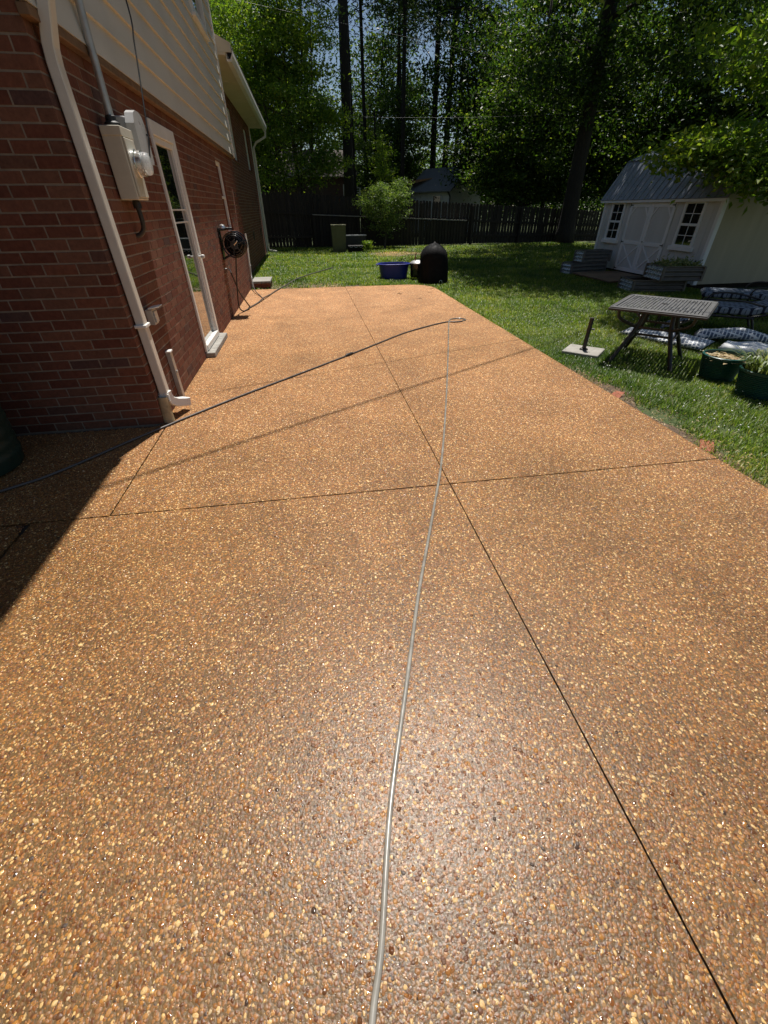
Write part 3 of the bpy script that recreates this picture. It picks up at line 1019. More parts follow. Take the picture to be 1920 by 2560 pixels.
h.lathe([(0.012, -0.02), (0.022, -0.012), (0.024, 0.0), (0.020, 0.014), (0.010, 0.02)], (WX + 0.058, y1 - 0.112, 0.97), 14)
h.build('knob', 'white', do_, smooth=True, angle=40)
MB().box(WX - 0.10, WX + 0.105, y0 - 0.01, y1 + 0.08, 0.0, 0.058, 0.006).build('threshold', 'concrete', house)

# downspout at the near corner
def rect_tube(path, w, d, side, ch=0.006):
    """a rectangular pipe swept along a path; side is the horizontal across-direction"""
    pts, faces = [], []
    side = Vector(side)
    P = [Vector(p) for p in path]
    n = len(P)
    prof = [(-w / 2, -d / 2 + ch), (-w / 2 + ch, -d / 2), (w / 2 - ch, -d / 2), (w / 2, -d / 2 + ch), (w / 2, d / 2 - ch), (w / 2 - ch, d / 2), (-w / 2 + ch, d / 2), (-w / 2, d / 2 - ch)]
    for i, p in enumerate(P):
        t = (P[min(i + 1, n - 1)] - P[max(i - 1, 0)]).normalized()
        nrm = t.cross(side).normalized()
        for a, b in prof:
            pts.append(p + side * a + nrm * b)
    for i in range(n - 1):
        for k in range(8):
            k2 = (k + 1) % 8
            faces.append((i * 8 + k, i * 8 + k2, (i + 1) * 8 + k2, (i + 1) * 8 + k))
    faces.append(tuple(range(8)))
    faces.append(tuple((n - 1) * 8 + k for k in range(8)))
    return pts, faces
DX, DY = WX + 0.042, WY + 0.115
path = [(WX + 0.108, DY, 5.55), (WX + 0.108, DY, 2.40), (WX + 0.104, DY, 2.33), (WX + 0.05, DY, 2.15), (DX, DY, 2.08), (DX, DY, 1.2), (DX, DY, 0.20)]
ds = MB().poly(*rect_tube(path, 0.078, 0.062, (0, 1, 0))).build('downspout', 'spout', house)
el = [(DX, DY, 0.232), (DX, DY + 0.003, 0.19), (DX + 0.008, DY + 0.02, 0.15), (DX + 0.03, DY + 0.07, 0.115), (DX + 0.065, DY + 0.15, 0.085), (DX + 0.085, DY + 0.20, 0.070)]
MB().poly(*rect_tube(el, 0.086, 0.070, Vector((0.93, -0.37, 0)))).build('elbow', 'white', ds)
MB().box(WX + 0.001, DX + 0.042, DY - 0.055, DY + 0.055, 0.725, 0.748, 0.004).build('strap', 'white', ds)
for k in range(5):
    zz = 0.215 - k * 0.013
    MB().box(DX - 0.038, DX + 0.038, DY - 0.0445, DY + 0.0445, zz, zz + 0.005).build('crimp', 'white', ds)
MB().tube([(WX + 0.03, WY + 0.075, 0.20), (WX + 0.028, WY + 0.055, 0.08), (WX + 0.030, WY + 0.045, 0.0)], [0.040, 0.044, 0.047], 14).build('drain_boot', 'boot', house, smooth=True, angle=50)
# the far downspout
path = [(-1.04, FEND + 0.15, FTOP - 0.10), (-1.06, FEND + 0.14, FTOP - 0.26), (-1.40, FEND + 0.10, FTOP - 0.42), (FX + 0.07, FEND + 0.09, FTOP - 0.56), (FX + 0.07, FEND + 0.09, 0.2), (FX + 0.10, FEND + 0.10, 0.10), (FX + 0.38, FEND + 0.16, 0.05)]
MB().poly(*rect_tube(path, 0.08, 0.06, (0, 1, 0))).build('downspout', 'spout', house)
# line-set conduits on the end of the near wall
for k, yy in enumerate((10.62, 10.74)):
    MB().tube([(WX + 0.03, yy + 0.35, 1.0), (WX + 0.035, yy + 0.30, 0.80), (WX + 0.03, yy + 0.10, 0.35), (WX + 0.03, yy + 0.06, 0.02)], 0.017 - 0.004 * k, 8).build('conduit', 'spout', house, smooth=True, angle=50)

# ------------------------------------------------------------------ things fixed to the wall
mtr = thing('electric_meter', 'beige electric meter box with a clear round meter, mounted beside the downspout', 'meter', (WX, 4.02, 1.48))
bx0, bx1, by0, by1, bz0, bz1 = WX + 0.012, WX + 0.135, 4.02, 4.27, 1.49, 1.885
MB().box(bx0, bx1, by0, by1, bz0, bz1, 0.005).build('enclosure', 'meter', mtr)
MB().box(bx0 + 0.004, bx1 + 0.009, by0 - 0.006, by1 + 0.006, bz1 - 0.045, bz1 + 0.007, 0.003).build('hood', 'meter', mtr)
MB().box(bx1 + 0.001, bx1 + 0.012, by0 + 0.02, by1 - 0.02, bz0 + 0.015, bz1 - 0.05, 0.003).build('cover', 'meter', mtr)
def xcyl(mb, prof, cx, cy, cz, seg=28):
    pts, faces = [], []
    for r, x in prof:
        for k in range(seg):
            a = 2 * math.pi * k / seg
            pts.append((cx + x, cy + r * math.cos(a), cz + r * math.sin(a)))
    for i in range(len(prof) - 1):
        for k in range(seg):
            k2 = (k + 1) % seg
            faces.append((i * seg + k, i * seg + k2, (i + 1) * seg + k2, (i + 1) * seg + k))
    faces.append(tuple(range(seg)))
    faces.append(tuple((len(prof) - 1) * seg + k for k in range(seg)))
    return mb.poly(pts, faces)
mc = (bx1 + 0.012, 4.145, 1.70)
xcyl(MB(), [(0.082, 0.0), (0.082, 0.018), (0.076, 0.022), (0.076, 0.055)], *mc).build('collar', 'silver', mtr, smooth=True, angle=35)
xcyl(MB(), [(0.062, 0.05), (0.062, 0.066), (0.05, 0.07), (0.012, 0.071)], *mc).build('dial', 'white', mtr, smooth=True, angle=35)
xcyl(MB(), [(0.066, 0.0555), (0.066, 0.085), (0.06, 0.098), (0.04, 0.106), (0.01, 0.108)], *mc).build('dome', 'clear', mtr, smooth=True, angle=50)
MB().lathe([(0.05, 0.0), (0.05, 0.02), (0.036, 0.03), (0.034, 0.055), (0.026, 0.06)], (WX + 0.075, 4.12, bz1 + 0.008), 18).build('hub', 'black', mtr, smooth=True, angle=40)
MB().tube([(WX + 0.075, 4.12, bz1 + 0.06), (WX + 0.080, 4.12, 2.18), (WX + 0.086, 4.12, 2.40), (WX + 0.095, 4.12, 2.55), (WX + 0.095, 4.12, 6.25)], 0.0235, 14).build('mast', 'galv', mtr, smooth=True, angle=50)
MB().lathe([(0.030, 0.0), (0.030, 0.035), (0.022, 0.05)], (WX + 0.07, 4.16, bz0 - 0.05), 16).build('fitting', 'black', mtr, smooth=True, angle=40)
MB().tube(spline([(WX + 0.07, 4.16, bz0 - 0.04), (WX + 0.072, 4.165, 1.37), (WX + 0.062, 4.17, 1.31), (WX + 0.030, 4.165, 1.275), (WX - 0.02, 4.16, 1.262)], 6), 0.017, 12).build('conduit', 'darkmetal', mtr, smooth=True, angle=50)

ont = thing('utility_box', 'rounded grey plastic telecom box on brick just behind the electric meter', 'box', (WX, 4.33, 1.72))
ob = MB()
ob.prism([(4.34, 1.72), (4.58, 1.72), (4.60, 1.74), (4.60, 1.94), (4.56, 2.0), (4.50, 2.02), (4.42, 2.02), (4.36, 2.0), (4.32, 1.94), (4.32, 1.74)], WX + 0.105, WX + 0.165, 'x')
ob.build('lid', 'plastic', ont)
MB().box(WX + 0.002, WX + 0.104, 4.335, 4.585, 1.735, 1.98, 0.008).build('body', 'plastic', ont)

hc = MB().tube(spline([(WX + 0.068, 4.98, 3.6), (WX + 0.10, 4.95, 3.4), (WX + 0.195, 4.86, 2.66), (WX + 0.195, 4.78, 2.42), (WX + 0.19, 4.58, 2.0), (WX + 0.185, 4.54, 1.9), (WX + 0.175, 4.50, 1.80), (WX + 0.16, 4.45, 1.70), (WX + 0.16, 4.43, 1.655), (WX + 0.15, 4.48, 1.68), (WX + 0.16, 4.55, 1.80), (WX + 0.17, 4.565, 1.90), (WX + 0.02, 4.60, 1.90), (WX - 0.01, 4.61, 1.90)], 8), 0.0055, 6).build('hanging_cable', 'black', smooth=True)
tag(hc, 'thin black cable hanging in a loop over the brick wall, past the grey box', 'cable')

out = thing('outlet_box', 'small grey outdoor outlet box with open lid, low on the brick behind the downspout', 'outlet', (WX, 3.80, 0.68))
MB().box(WX + 0.001, WX + 0.055, 3.80, 3.90, 0.685, 0.795, 0.004).build('body', 'galv', out)
l_ = MB()
l_.box(-0.0, 0.085, -0.055, 0.055, -0.004, 0.004, 0.002, Matrix.Translation((WX + 0.03, 3.85, 0.803)) @ Matrix.Rotation(R(-8), 4, 'Y'))
l_.build('lid', 'white', out)
MB().box(WX + 0.056, WX + 0.066, 3.815, 3.885, 0.70, 0.78, 0.002).build('socket_plate', 'plastic', out)

st = thing('conduit_stub', 'grey metal channel with a white cap, standing against the brick by the downspout', 'conduit', (WX, 3.99, 0))
MB().box(WX + 0.001, WX + 0.040, 3.975, 4.035, 0.0, 0.42, 0.003).build('channel', 'galv', st)
MB().box(WX - 0.002 + 0.003, WX + 0.046, 3.968, 4.042, 0.421, 0.437, 0.003).build('cap', 'white', st)
MB().box(WX + 0.0405, WX + 0.047, 3.99, 4.02, 0.24, 0.262, 0.002).build('clip', 'galv', st)

# hose reel
reel = thing('hose_reel', 'black wall-mounted hose reel with coiled hose, on the brick past the storm door', 'hose reel', (WX, 7.9, 0.8))
MB().box(WX + 0.001, WX + 0.02, 7.84, 7.98, 0.78, 1.20, 0.004).build('wall_plate', 'blackgloss', reel)
a_ = MB().tube([(WX + 0.01, 7.91, 1.175), (WX + 0.10, 7.90, 1.19), (WX + 0.21, 7.90, 1.19)], [0.022, 0.02, 0.016], 10)
a_.box(WX + 0.02, WX + 0.10, 7.85, 7.97, 1.165, 1.185, 0.004)
a_.build('bracket', 'blackgloss', reel)
MB().lathe([(0.05, 0.0), (0.055, 0.01), (0.04, 0.045), (0.01, 0.06)], (WX + 0.07, 7.91, 1.186), 16).build('guide', 'silver', reel, smooth=True, angle=40)
MB().bar((WX + 0.01, 7.91, 0.80), (WX + 0.17, 7.91, 0.87), 0.03, 0.03).build('brace', 'blackgloss', reel)
rc = Vector((WX + 0.215, 7.90, 0.985))
def ydisc(mb, prof, c, seg=36):
    pts, faces = [], []
    for r, y in prof:
        for k in range(seg):
            a = 2 * math.pi * k / seg
            pts.append((c[0] + r * math.cos(a), c[1] + y, c[2] + r * math.sin(a)))
    for i in range(len(prof) - 1):
        for k in range(seg):
            k2 = (k + 1) % seg
            faces.append((i * seg + k, i * seg + k2, (i + 1) * seg + k2, (i + 1) * seg + k))
    faces.append(tuple(range(seg)))
    faces.append(tuple((len(prof) - 1) * seg + k for k in range(seg)))
    return mb.poly(pts, faces)
ydisc(MB(), [(0.06, -0.13), (0.06, 0.13)], rc).build('drum', 'blackgloss', reel, smooth=True, angle=40)
for yy, rr in ((-0.12, 0.165), (0.12, 0.165)):
    fl = MB()
    pts = [(rc.x + rr * math.cos(a), rc.y + yy, rc.z + rr * math.sin(a)) for a in np.linspace(0, 2 * math.pi, 41)]
    fl.tube(pts, 0.010, 8, caps=False)
    for k in range(6):
        a = k * math.pi / 3 + 0.3
        fl.bar((rc.x + 0.03 * math.cos(a), rc.y + yy, rc.z + 0.03 * math.sin(a)), (rc.x + rr * math.cos(a), rc.y + yy, rc.z + rr * math.sin(a)), 0.012, 0.016)
    fl.build('flange', 'blackgloss', reel, smooth=True, angle=40)
coil = []
for lay in range(4):
    for i in range(7 * 20):
        t = i / 20.0
        yy = -0.105 + 0.03 * t if lay % 2 == 0 else 0.105 - 0.03 * t
        a = 2 * math.pi * t
        r_ = 0.078 + lay * 0.021 + 0.003 * math.sin(a * 2.3 + lay)
        coil.append((rc.x + r_ * math.cos(a), rc.y + yy, rc.z + r_ * math.sin(a)))
MB().tube(coil, 0.0102, 6).build('coiled_hose', 'blackgloss', reel, smooth=True, angle=60)
ydisc(MB(), [(0.03, -0.15), (0.03, -0.12)], rc).build('crank_hub', 'blackgloss', reel, smooth=True, angle=40)
MB().tube([(rc.x, rc.y - 0.15, rc.z), (rc.x + 0.06, rc.y - 0.15, rc.z + 0.05), (rc.x + 0.06, rc.y - 0.20, rc.z + 0.05)], 0.008, 8).build('crank', 'silver', reel, smooth=True, angle=40)

sp_ = thing('wall_spigot', 'brass-grey garden spigot on the brick below the hose reel', 'spigot', (WX, 7.80, 0.66))
MB().tube([(WX, 7.82, 0.665), (WX + 0.05, 7.82, 0.665), (WX + 0.075, 7.82, 0.65), (WX + 0.08, 7.82, 0.615)], [0.012, 0.013, 0.013, 0.013], 10).build('body', 'galv', sp_, smooth=True, angle=50)
MB().lathe([(0.006, 0.0), (0.006, 0.03), (0.026, 0.033), (0.026, 0.042), (0.008, 0.046)], (WX + 0.06, 7.82, 0.675), 12).build('handle', 'galv', sp_, smooth=True, angle=40)

sup = MB().tube(spline([(WX + 0.08, 7.82, 0.612), (WX + 0.10, 7.88, 0.50), (WX + 0.12, 8.05, 0.30), (WX + 0.18, 8.22, 0.12), (WX + 0.21, 8.28, 0.035), (WX + 0.18, 8.18, 0.016), (WX + 0.12, 8.02, 0.02), (WX + 0.085, 7.93, 0.12), (WX + 0.12, 7.90, 0.40), (WX + 0.17, 7.89, 0.70), (WX + 0.20, 7.89, 0.84)], 10), 0.0105, 8).build('supply_hose', 'black', smooth=True)
tag(sup, 'short black hose looping from the spigot down to the ground and up to the reel', 'hose')
h2 = MB().tube(spline([(WX + 0.06, 10.74, 0.45), (WX + 0.07, 10.50, 0.22), (WX + 0.14, 10.05, 0.06), (WX + 0.27, 9.62, 0.014), (-0.94, 9.20, 0.014)], 10), 0.0095, 8).build('drain_hose', 'hosegrey', smooth=True)
tag(h2, 'thin grey hose dropping from the white conduits onto the patio', 'hose')
h3 = MB().tube(spline([(-1.13, 8.30, 0.013), (-1.02, 8.75, 0.013), (-0.93, 9.20, 0.030), (-0.84, 9.7, 0.013), (-0.73, 10.25, 0.013), (-0.55, 10.9, 0.02), (-0.36, 11.6, 0.04), (-0.1, 12.2, 0.045), (0.25, 12.95, 0.045), (0.69, 13.9, 0.04)], 10), 0.0125, 8).build('garden_hose', 'hosegrey', smooth=True)
tag(h3, 'grey garden hose running from below the hose reel out into the far grass', 'hose')

# hoses across the patio
hp = [(-3.0, 1.9, 0.0), (-2.07, 2.52, 0), (-1.81, 2.73, 0), (-1.47, 3.15, 0), (-1.26, 3.39, 0), (-1.17, 3.50, 0), (-0.76, 3.95, 0), (-0.25, 4.47, 0), (0.37, 5.11, 0), (0.78, 5.55, 0), (1.2, 6.0, 0), (1.62, 6.34, 0), (1.98, 6.57, 0), (2.12, 6.55, 0), (2.25, 6.58, 0)]
hz = 0.0098
pw = thing('pressure_hose', 'dark grey hose running diagonally over the patio from the house corner', 'hose', (0.37, 5.11, 0))
MB().tube(spline([(x, y, hz) for x, y, z in hp], 8), 0.0088, 8).build('tubing', 'hosegrey', pw, smooth=True)
MB().tube([(0.325, 5.064, hz + 0.004), (0.34, 5.08, hz + 0.004), (0.40, 5.142, hz + 0.004), (0.415, 5.158, hz + 0.004)], [0.012, 0.017, 0.017, 0.012], 10).build('coupling', 'black', pw, smooth=True, angle=40)
hw = [(-0.20, -0.5, 0), (-0.10, -0.2, 0), (-0.03, 0.06, 0), (0.01, 0.18, 0), (0.08, 0.46, 0), (0.21, 0.85, 0), (0.34, 1.24, 0), (0.44, 1.51, 0), (0.60, 1.94, 0), (0.77, 2.41, 0), (1.04, 3.26, 0), (1.47, 4.68, 0), (1.80, 5.80, 0), (1.99, 6.44, 0), (2.07, 6.68, 0), (2.16, 6.78, 0), (2.30, 6.76, 0), (2.33, 6.67, 0), (2.25, 6.60, 0)]
hz2 = 0.0095
wh = MB().tube(spline([(x, y, hz2) for x, y, z in hw], 10), 0.0083, 10).build('clear_hose', 'hose', smooth=True)
tag(wh, 'pale translucent hose running down the middle of the patio toward the viewer', 'hose')

# concrete-topped brick block at the far corner of the house
blk = thing('step_block', 'low brick block with a concrete cap at the far end of the wall', 'step', (-1.08, 10.95, 0))
MB().box(-1.30, -0.89, 10.72, 11.45, 0.085, 0.13, 0.005).build('cap', 'concrete', blk)
for i in range(2):
    for k in range(2):
        MB().box(-1.285 + k * 0.20, -1.095 + k * 0.19, 10.74, 11.43, 0.002 + i * 0.042, 0.040 + i * 0.043, 0.003).build('brick', 'redbrickpiece', blk)

# dark green can in the shade at the left edge
can = thing('garbage_can', 'dark green ribbed garbage can in the shade by the brick wall', 'garbage can', (-2.42, 2.86, 0))
prof = [(0.27, 0.0), (0.295, 0.012), (0.30, 0.03)]
for i in range(9):
    z = 0.07 + i * 0.075
    r_ = 0.302 + 0.055 * z
    prof += [(r_, z), (r_ + 0.006, z + 0.02), (r_ + 0.006, z + 0.04), (r_ + 0.002, z + 0.055)]
prof += [(0.365, 0.76), (0.372, 0.78), (0.372, 0.80)]
MB().lathe(prof, (-2.42, 2.86, 0.003), 40).build('body', 'greencan', can, smooth=True, angle=45)
MB().lathe([(0.385, 0.0), (0.385, 0.03), (0.36, 0.06), (0.2, 0.10), (0.05, 0.11)], (-2.42, 2.86, 0.785), 40).build('lid', 'greencan', can, smooth=True, angle=45)
for s_ in (-1, 1):
    MB().tube([(-2.42 + s_ * 0.35, 2.80, 0.66), (-2.42 + s_ * 0.40, 2.82, 0.65), (-2.42 + s_ * 0.40, 2.90, 0.65), (-2.42 + s_ * 0.35, 2.92, 0.66)], 0.012, 8).build('handle', 'greencan', can, smooth=True)

# ------------------------------------------------------------------ lawn
def vnoise(x, y, s, seed):
    """cheap smooth value noise"""
    r2 = np.random.default_rng(seed)
    tab = r2.random((64, 64))
    u, v = x * s, y * s
    i, j = np.floor(u).astype(int), np.floor(v).astype(int)
    fu, fv = u - i, v - j
    fu, fv = fu * fu * (3 - 2 * fu), fv * fv * (3 - 2 * fv)
    a = tab[i % 64, j % 64]; b = tab[(i + 1) % 64, j % 64]; c = tab[i % 64, (j + 1) % 64]; d = tab[(i + 1) % 64, (j + 1) % 64]
    return (a * (1 - fu) + b * fu) * (1 - fv) + (c * (1 - fu) + d * fu) * fv

def in_patio(x, y):
    over = 0.030 * np.clip((vnoise(x, y, 5.0, 17) - 0.35) * 2.2, 0, 1)
    a = (x < PXR + 0.005 - over) & (y < PYF + 0.005 - over) & (y > -4)
    cx, cy = PXR - 0.62, PYF - 0.62
    cut = (x > cx) & (y > cy) & ((x - cx) ** 2 + (y - cy) ** 2 > 0.63 ** 2)
    return a & ~cut

def blades(x, y, h, w, lean=0.5):
    n = len(x)
    a = rng.uniform(0, 2 * math.pi, n)
    l = rng.uniform(0.1, lean, n) * h
    dx, dy = np.cos(a), np.sin(a)
    z0 = np.full(n, -0.034)
    b0 = np.stack([x - dy * w, y + dx * w, z0], 1)
    b1 = np.stack([x + dy * w, y - dx * w, z0], 1)
    m0 = np.stack([x - dy * w * 0.8 + dx * l * 0.4, y + dx * w * 0.8 + dy * l * 0.4, z0 + h * 0.62], 1)
    m1 = np.stack([x + dy * w * 0.8 + dx * l * 0.4, y - dx * w * 0.8 + dy * l * 0.4, z0 + h * 0.62], 1)
    t = np.stack([x + dx * l * 1.2, y + dy * l * 1.2, z0 + h], 1)
    V = np.stack([b0, b1, m1, m0, t], 1).reshape(-1, 3)
    k = np.arange(n)[:, None] * 5
    F = np.concatenate([k + np.array([[0, 1, 2]]), k + np.array([[0, 2, 3]]), k + np.array([[3, 2, 4]])], 0)
    return V, F

def dirt_mask(x, y):
    """bare strips along the patio and the straw bed: 0 bare, 1 full grass"""
    nz = vnoise(x, y, 3.1, 3)
    d = np.ones_like(x)
    e1 = np.clip((x - PXR) / 0.34, 0, 1)
    near = (y < 4.4) & (x < PXR + 0.6)
    d = np.where(near, d * np.clip(e1 * 0.9 + (nz - 0.60) * 1.5 + np.clip((y - 2.9) / 2, 0, 0.4), 0.02, 1), d)
    far = (y > PYF) & (y < 12.1) & (x < 1.2)
    d = np.where(far, d * np.clip((y - PYF - 0.25) / 1.2 + (nz - 0.55) * 1.4 + np.clip((x + 0.2) * 0.4, 0, 0.5), 0.03, 1), d)
    st_ = ((x - 3.35) / 1.15) ** 2 + ((y - 18.2) / 1.15) ** 2
    d = np.where(st_ < 1.0 + (nz - 0.5) * 0.6, d * 0.06, d)
    shade = (x > 5.5) & (y > 13)
    d = np.where(shade, d * np.clip(0.35 + nz * 0.6, 0, 1), d)
    return d

GV, GF, off_ = [], [], 0
def sow(x0, x1, y0, y1, dens, hmin, hmax, w, lean=0.6):
    global off_
    n = int((x1 - x0) * (y1 - y0) * dens)
    x, y = rng.uniform(x0, x1, n), rng.uniform(y0, y1, n)
    k = ~in_patio(x, y) & ~((x < FX + 0.02) & (y < FEND + 0.05)) & ~((x > 7.95) & (y > 8.7) & (y < 12.4))
    k &= rng.random(n) < dirt_mask(x, y)
    cl = vnoise(x, y, 2.2, 11)
    k &= rng.random(n) < 0.62 + 0.55 * cl
    x, y = x[k], y[k]
    h = rng.uniform(hmin, hmax, len(x)) * (0.65 + 0.75 * vnoise(x, y, 1.3, 5))
    V, F = blades(x, y, h, w * rng.uniform(0.7, 1.3, len(x)), lean)
    GV.append(V); GF.append(F + off_); off_ += len(V)
sow(2.6, 5.2, 0.9, 6.0, 9500, 0.032, 0.062, 0.0030, 1.1)
sow(5.2, 8.0, 2.5, 8.5, 2000, 0.035, 0.07, 0.004, 1.1)
sow(2.6, 7.9, 6.0, 9.5, 3400, 0.035, 0.065, 0.0042, 1.1)
sow(-1.9, 10.0, 9.5, 14.0, 1700, 0.04, 0.075, 0.0062, 1.0)
sow(-2.5, 13.0, 14.0, 22.3, 800, 0.045, 0.085, 0.010, 1.0)
raw_mesh('grass', np.concatenate(GV), np.concatenate(GF), 'grass', label='short sunlit green lawn grass around the patio', kind='stuff')

# white clover heads in the near lawn
n = 900
x, y = rng.uniform(2.85, 6.2, n), rng.uniform(1.2, 6.8, n)
k = (vnoise(x, y, 0.9, 21) > 0.42) & (x + 0.25 * y < 6.6)
x, y = x[k], y[k]
bm = bmesh.new()
bmesh.ops.create_icosphere(bm, subdivisions=1, radius=1.0)
iv = np.array([v.co[:] for v in bm.verts]); jf = np.array([[v.index for v in f.verts] for f in bm.faces])
bm.free()
rr = rng.uniform(0.0035, 0.0075, len(x))
V = (iv[None] * rr[:, None, None] * np.array([1, 1, 0.8]) + np.stack([x, y, rng.uniform(0.025, 0.06, len(x))], 1)[:, None]).reshape(-1, 3)
F = (jf[None] + (np.arange(len(x)) * len(iv))[:, None, None]).reshape(-1, 3)
raw_mesh('clover_blossoms', V, F, 'clover', label='tiny white clover blossoms dotted through the near lawn', kind='stuff')

# dry straw and leaf litter on the bare strips
def litter(n, fx, fy, size):
    x, y = fx(n), fy(n)
    a = rng.uniform(0, 6.28, n)
    s = rng.uniform(0.6, 1.4, n) * size
    dx, dy = np.cos(a) * s, np.sin(a) * s
    w = 0.10 + 0.25 * rng.random(n)
    z = -0.03 + rng.random(n) * 0.028
    V = np.stack([np.stack([x - dx, y - dy, z], 1), np.stack([x - dy * w, y + dx * w, z + rng.random(n) * 0.012], 1), np.stack([x + dx, y + dy, z + rng.random(n) * 0.01], 1), np.stack([x + dy * w, y - dx * w, z + rng.random(n) * 0.012], 1)], 1).reshape(-1, 3)
    F = (np.arange(n)[:, None] * 4 + np.array([[0, 1, 2, 3]]))
    return V, F
LV, LF, o_ = [], [], 0
for nn, fx, fy, sz in ((2600, lambda n: rng.normal(3.35, 0.55, n), lambda n: rng.normal(18.2, 0.55, n), 0.045),
                       (900, lambda n: PXR + 0.02 + np.abs(rng.normal(0, 0.17, n)), lambda n: rng.uniform(1.2, 4.4, n), 0.012),
                       (900, lambda n: rng.uniform(-1.2, 0.7, n), lambda n: PYF + 0.04 + np.abs(rng.normal(0, 0.55, n)), 0.028),
                       (500, lambda n: rng.uniform(5.0, 10.5, n), lambda n: rng.normal(19.0, 1.2, n), 0.05)):
    V, F = litter(nn, fx, fy, sz)
    LV.append(V); LF.append(F + o_); o_ += len(V)
raw_mesh('straw_litter', np.concatenate(LV), np.concatenate(LF), 'straw', label='dry straw and leaf litter on bare strips of the lawn', kind='stuff')

# worn brown soil showing along the patio edges
def soil_strip(pts_in, pts_out):
    n_ = len(pts_in)
    MB().poly([(x, y, -0.031) for x, y in pts_in] + [(x, y, -0.031) for x, y in pts_out], [(i, i + 1, n_ + i + 1, n_ + i) for i in range(n_ - 1)]).build('bare_soil', 'wornsoil', kind='structure')
ys_ = np.linspace(1.0, 4.3, 60)
soil_strip([(PXR - 0.02, y) for y in ys_], [(PXR + 0.03 + 0.22 * float(vnoise(np.array([y * 1.0]), np.array([0.5]), 2.3, 9)[0]) + 0.10 * float(vnoise(np.array([y]), np.array([3.5]), 9.0, 9)[0]) * (4.4 - y) / 3, y) for y in ys_])
xs_ = np.linspace(-1.3, 1.3, 50)
soil_strip([(x, PYF - 0.02) for x in xs_], [(x, PYF + 0.10 + (0.75 - 0.28 * x) * float(vnoise(np.array([x]), np.array([1.5]), 2.6, 8)[0])) for x in xs_])

# broken edging bricks beside the patio
for i, (x, y, rz, ln, lab) in enumerate(((2.775, 3.43, 0.72, 0.19, 'flat red edging brick in the grass, the farther of two by the patio'), (2.80, 2.36, 0.85, 0.20, 'red edging brick half sunk in bare soil near the right frame edge'))):
    b_ = thing('edging_brick', lab, 'brick', (x, y, -0.040), rz, 'loose bricks by the patio edge')
    MB().box(-ln / 2, ln / 2, -0.045, 0.045, -0.01, 0.022, 0.004).build('block', 'redbrickpiece', b_, local=True)

# ------------------------------------------------------------------ garden table, umbrella base, pots, cushions
TZ = 0.567
tc_ = [(3.10, 4.33), (3.83, 5.05), (4.36, 4.43), (3.70, 3.68)]      # front-left, back-left, back-right, front-right
tcx, tcy = sum(p[0] for p in tc_) / 4, sum(p[1] for p in tc_) / 4
ang = math.atan2(3.68 - 4.33, 3.70 - 3.10)
tb = thing('garden_table', 'square dark metal garden table with grooved top standing on the lawn', 'table', (tcx, tcy, -0.02), ang)
hs_ = 0.44
tz = TZ + 0.02
yb_ = hs_ * 1.06
fr = MB()
for s_ in (-1, 1):
    fr.box(-hs_, hs_, s_ * (yb_ - 0.03) - 0.03, s_ * (yb_ - 0.03) + 0.03, tz - 0.012, tz, 0.003)
    fr.box(s_ * (hs_ - 0.025) - 0.025, s_ * (hs_ - 0.025) + 0.025, -yb_ + 0.061, yb_ - 0.061, tz - 0.012, tz - 0.0002, 0.003)
fr.build('tabletop', 'tabletop', tb, local=True)
nsl = 24
for k in range(nsl):
    xa = -hs_ + 0.054 + (2 * hs_ - 0.108) * (k + 0.5) / nsl
    MB().box(xa - 0.0125, xa + 0.0125, -yb_ + 0.0615, yb_ - 0.0615, tz - 0.010, tz - 0.001, 0.002).build('slat', 'tabletop', tb, local=True)
rimm = MB()
for s_ in (-1, 1):
    rimm.box(-hs_ - 0.006, hs_ + 0.006, s_ * hs_ * 1.06 - 0.012, s_ * hs_ * 1.06 + 0.012, tz - 0.035, tz - 0.0125, 0.003)
    rimm.box(s_ * hs_ - 0.012, s_ * hs_ + 0.012, -hs_ * 1.06 + 0.013, hs_ * 1.06 - 0.013, tz - 0.034, tz - 0.0128, 0.003)
rimm.build('apron', 'darkmetal', tb, local=True)
for k in range(5):                                   # cast arcs in the top
    for sx_ in (-1, 1):
        p0 = [(sx_ * (0.05 + 0.062 * k + 0.10 * (1 - (t / 0.34) ** 2) * 0.55), t, tz + 0.0015) for t in np.linspace(-0.34, 0.34, 15)]
        MB().tube(p0, 0.0035, 4).build('ridge', 'tabletop', tb, local=True)
for s_ in (-1, 1):
    for k in range(2):
        MB().box(s_ * (0.395 + 0.03 * k) - 0.004, s_ * (0.395 + 0.03 * k) + 0.004, -0.42, 0.42, tz + 0.0003, tz + 0.003).build('rib', 'tabletop', tb, local=True)
MB().lathe([(0.028, 0.0), (0.028, 0.004), (0.018, 0.005)], (0, 0, tz + 0.0003), 18).build('umbrella_ring', 'black', tb, local=True)
for sx_ in (-1, 1):
    for sy_ in (-1, 1):
        q = spline([(sx_ * 0.36, sy_ * 0.37, tz - 0.02), (sx_ * 0.335, sy_ * 0.345, tz - 0.12), (sx_ * 0.23, sy_ * 0.24, tz - 0.19), (sx_ * 0.16, sy_ * 0.18, tz - 0.22)], 6)
        MB().tube(q, 0.017, 8).build('arm', 'darkmetal', tb, local=True, smooth=True)
        q = spline([(sx_ * 0.13, sy_ * 0.15, tz - 0.02), (sx_ * 0.165, sy_ * 0.19, tz - 0.22), (sx_ * 0.22, sy_ * 0.25, 0.22), (sx_ * 0.30, sy_ * 0.33, 0.02), (sx_ * 0.32, sy_ * 0.35, 0.0)], 6)
        MB().tube(q, 0.022, 8).build('leg', 'darkmetal', tb, local=True, smooth=True)
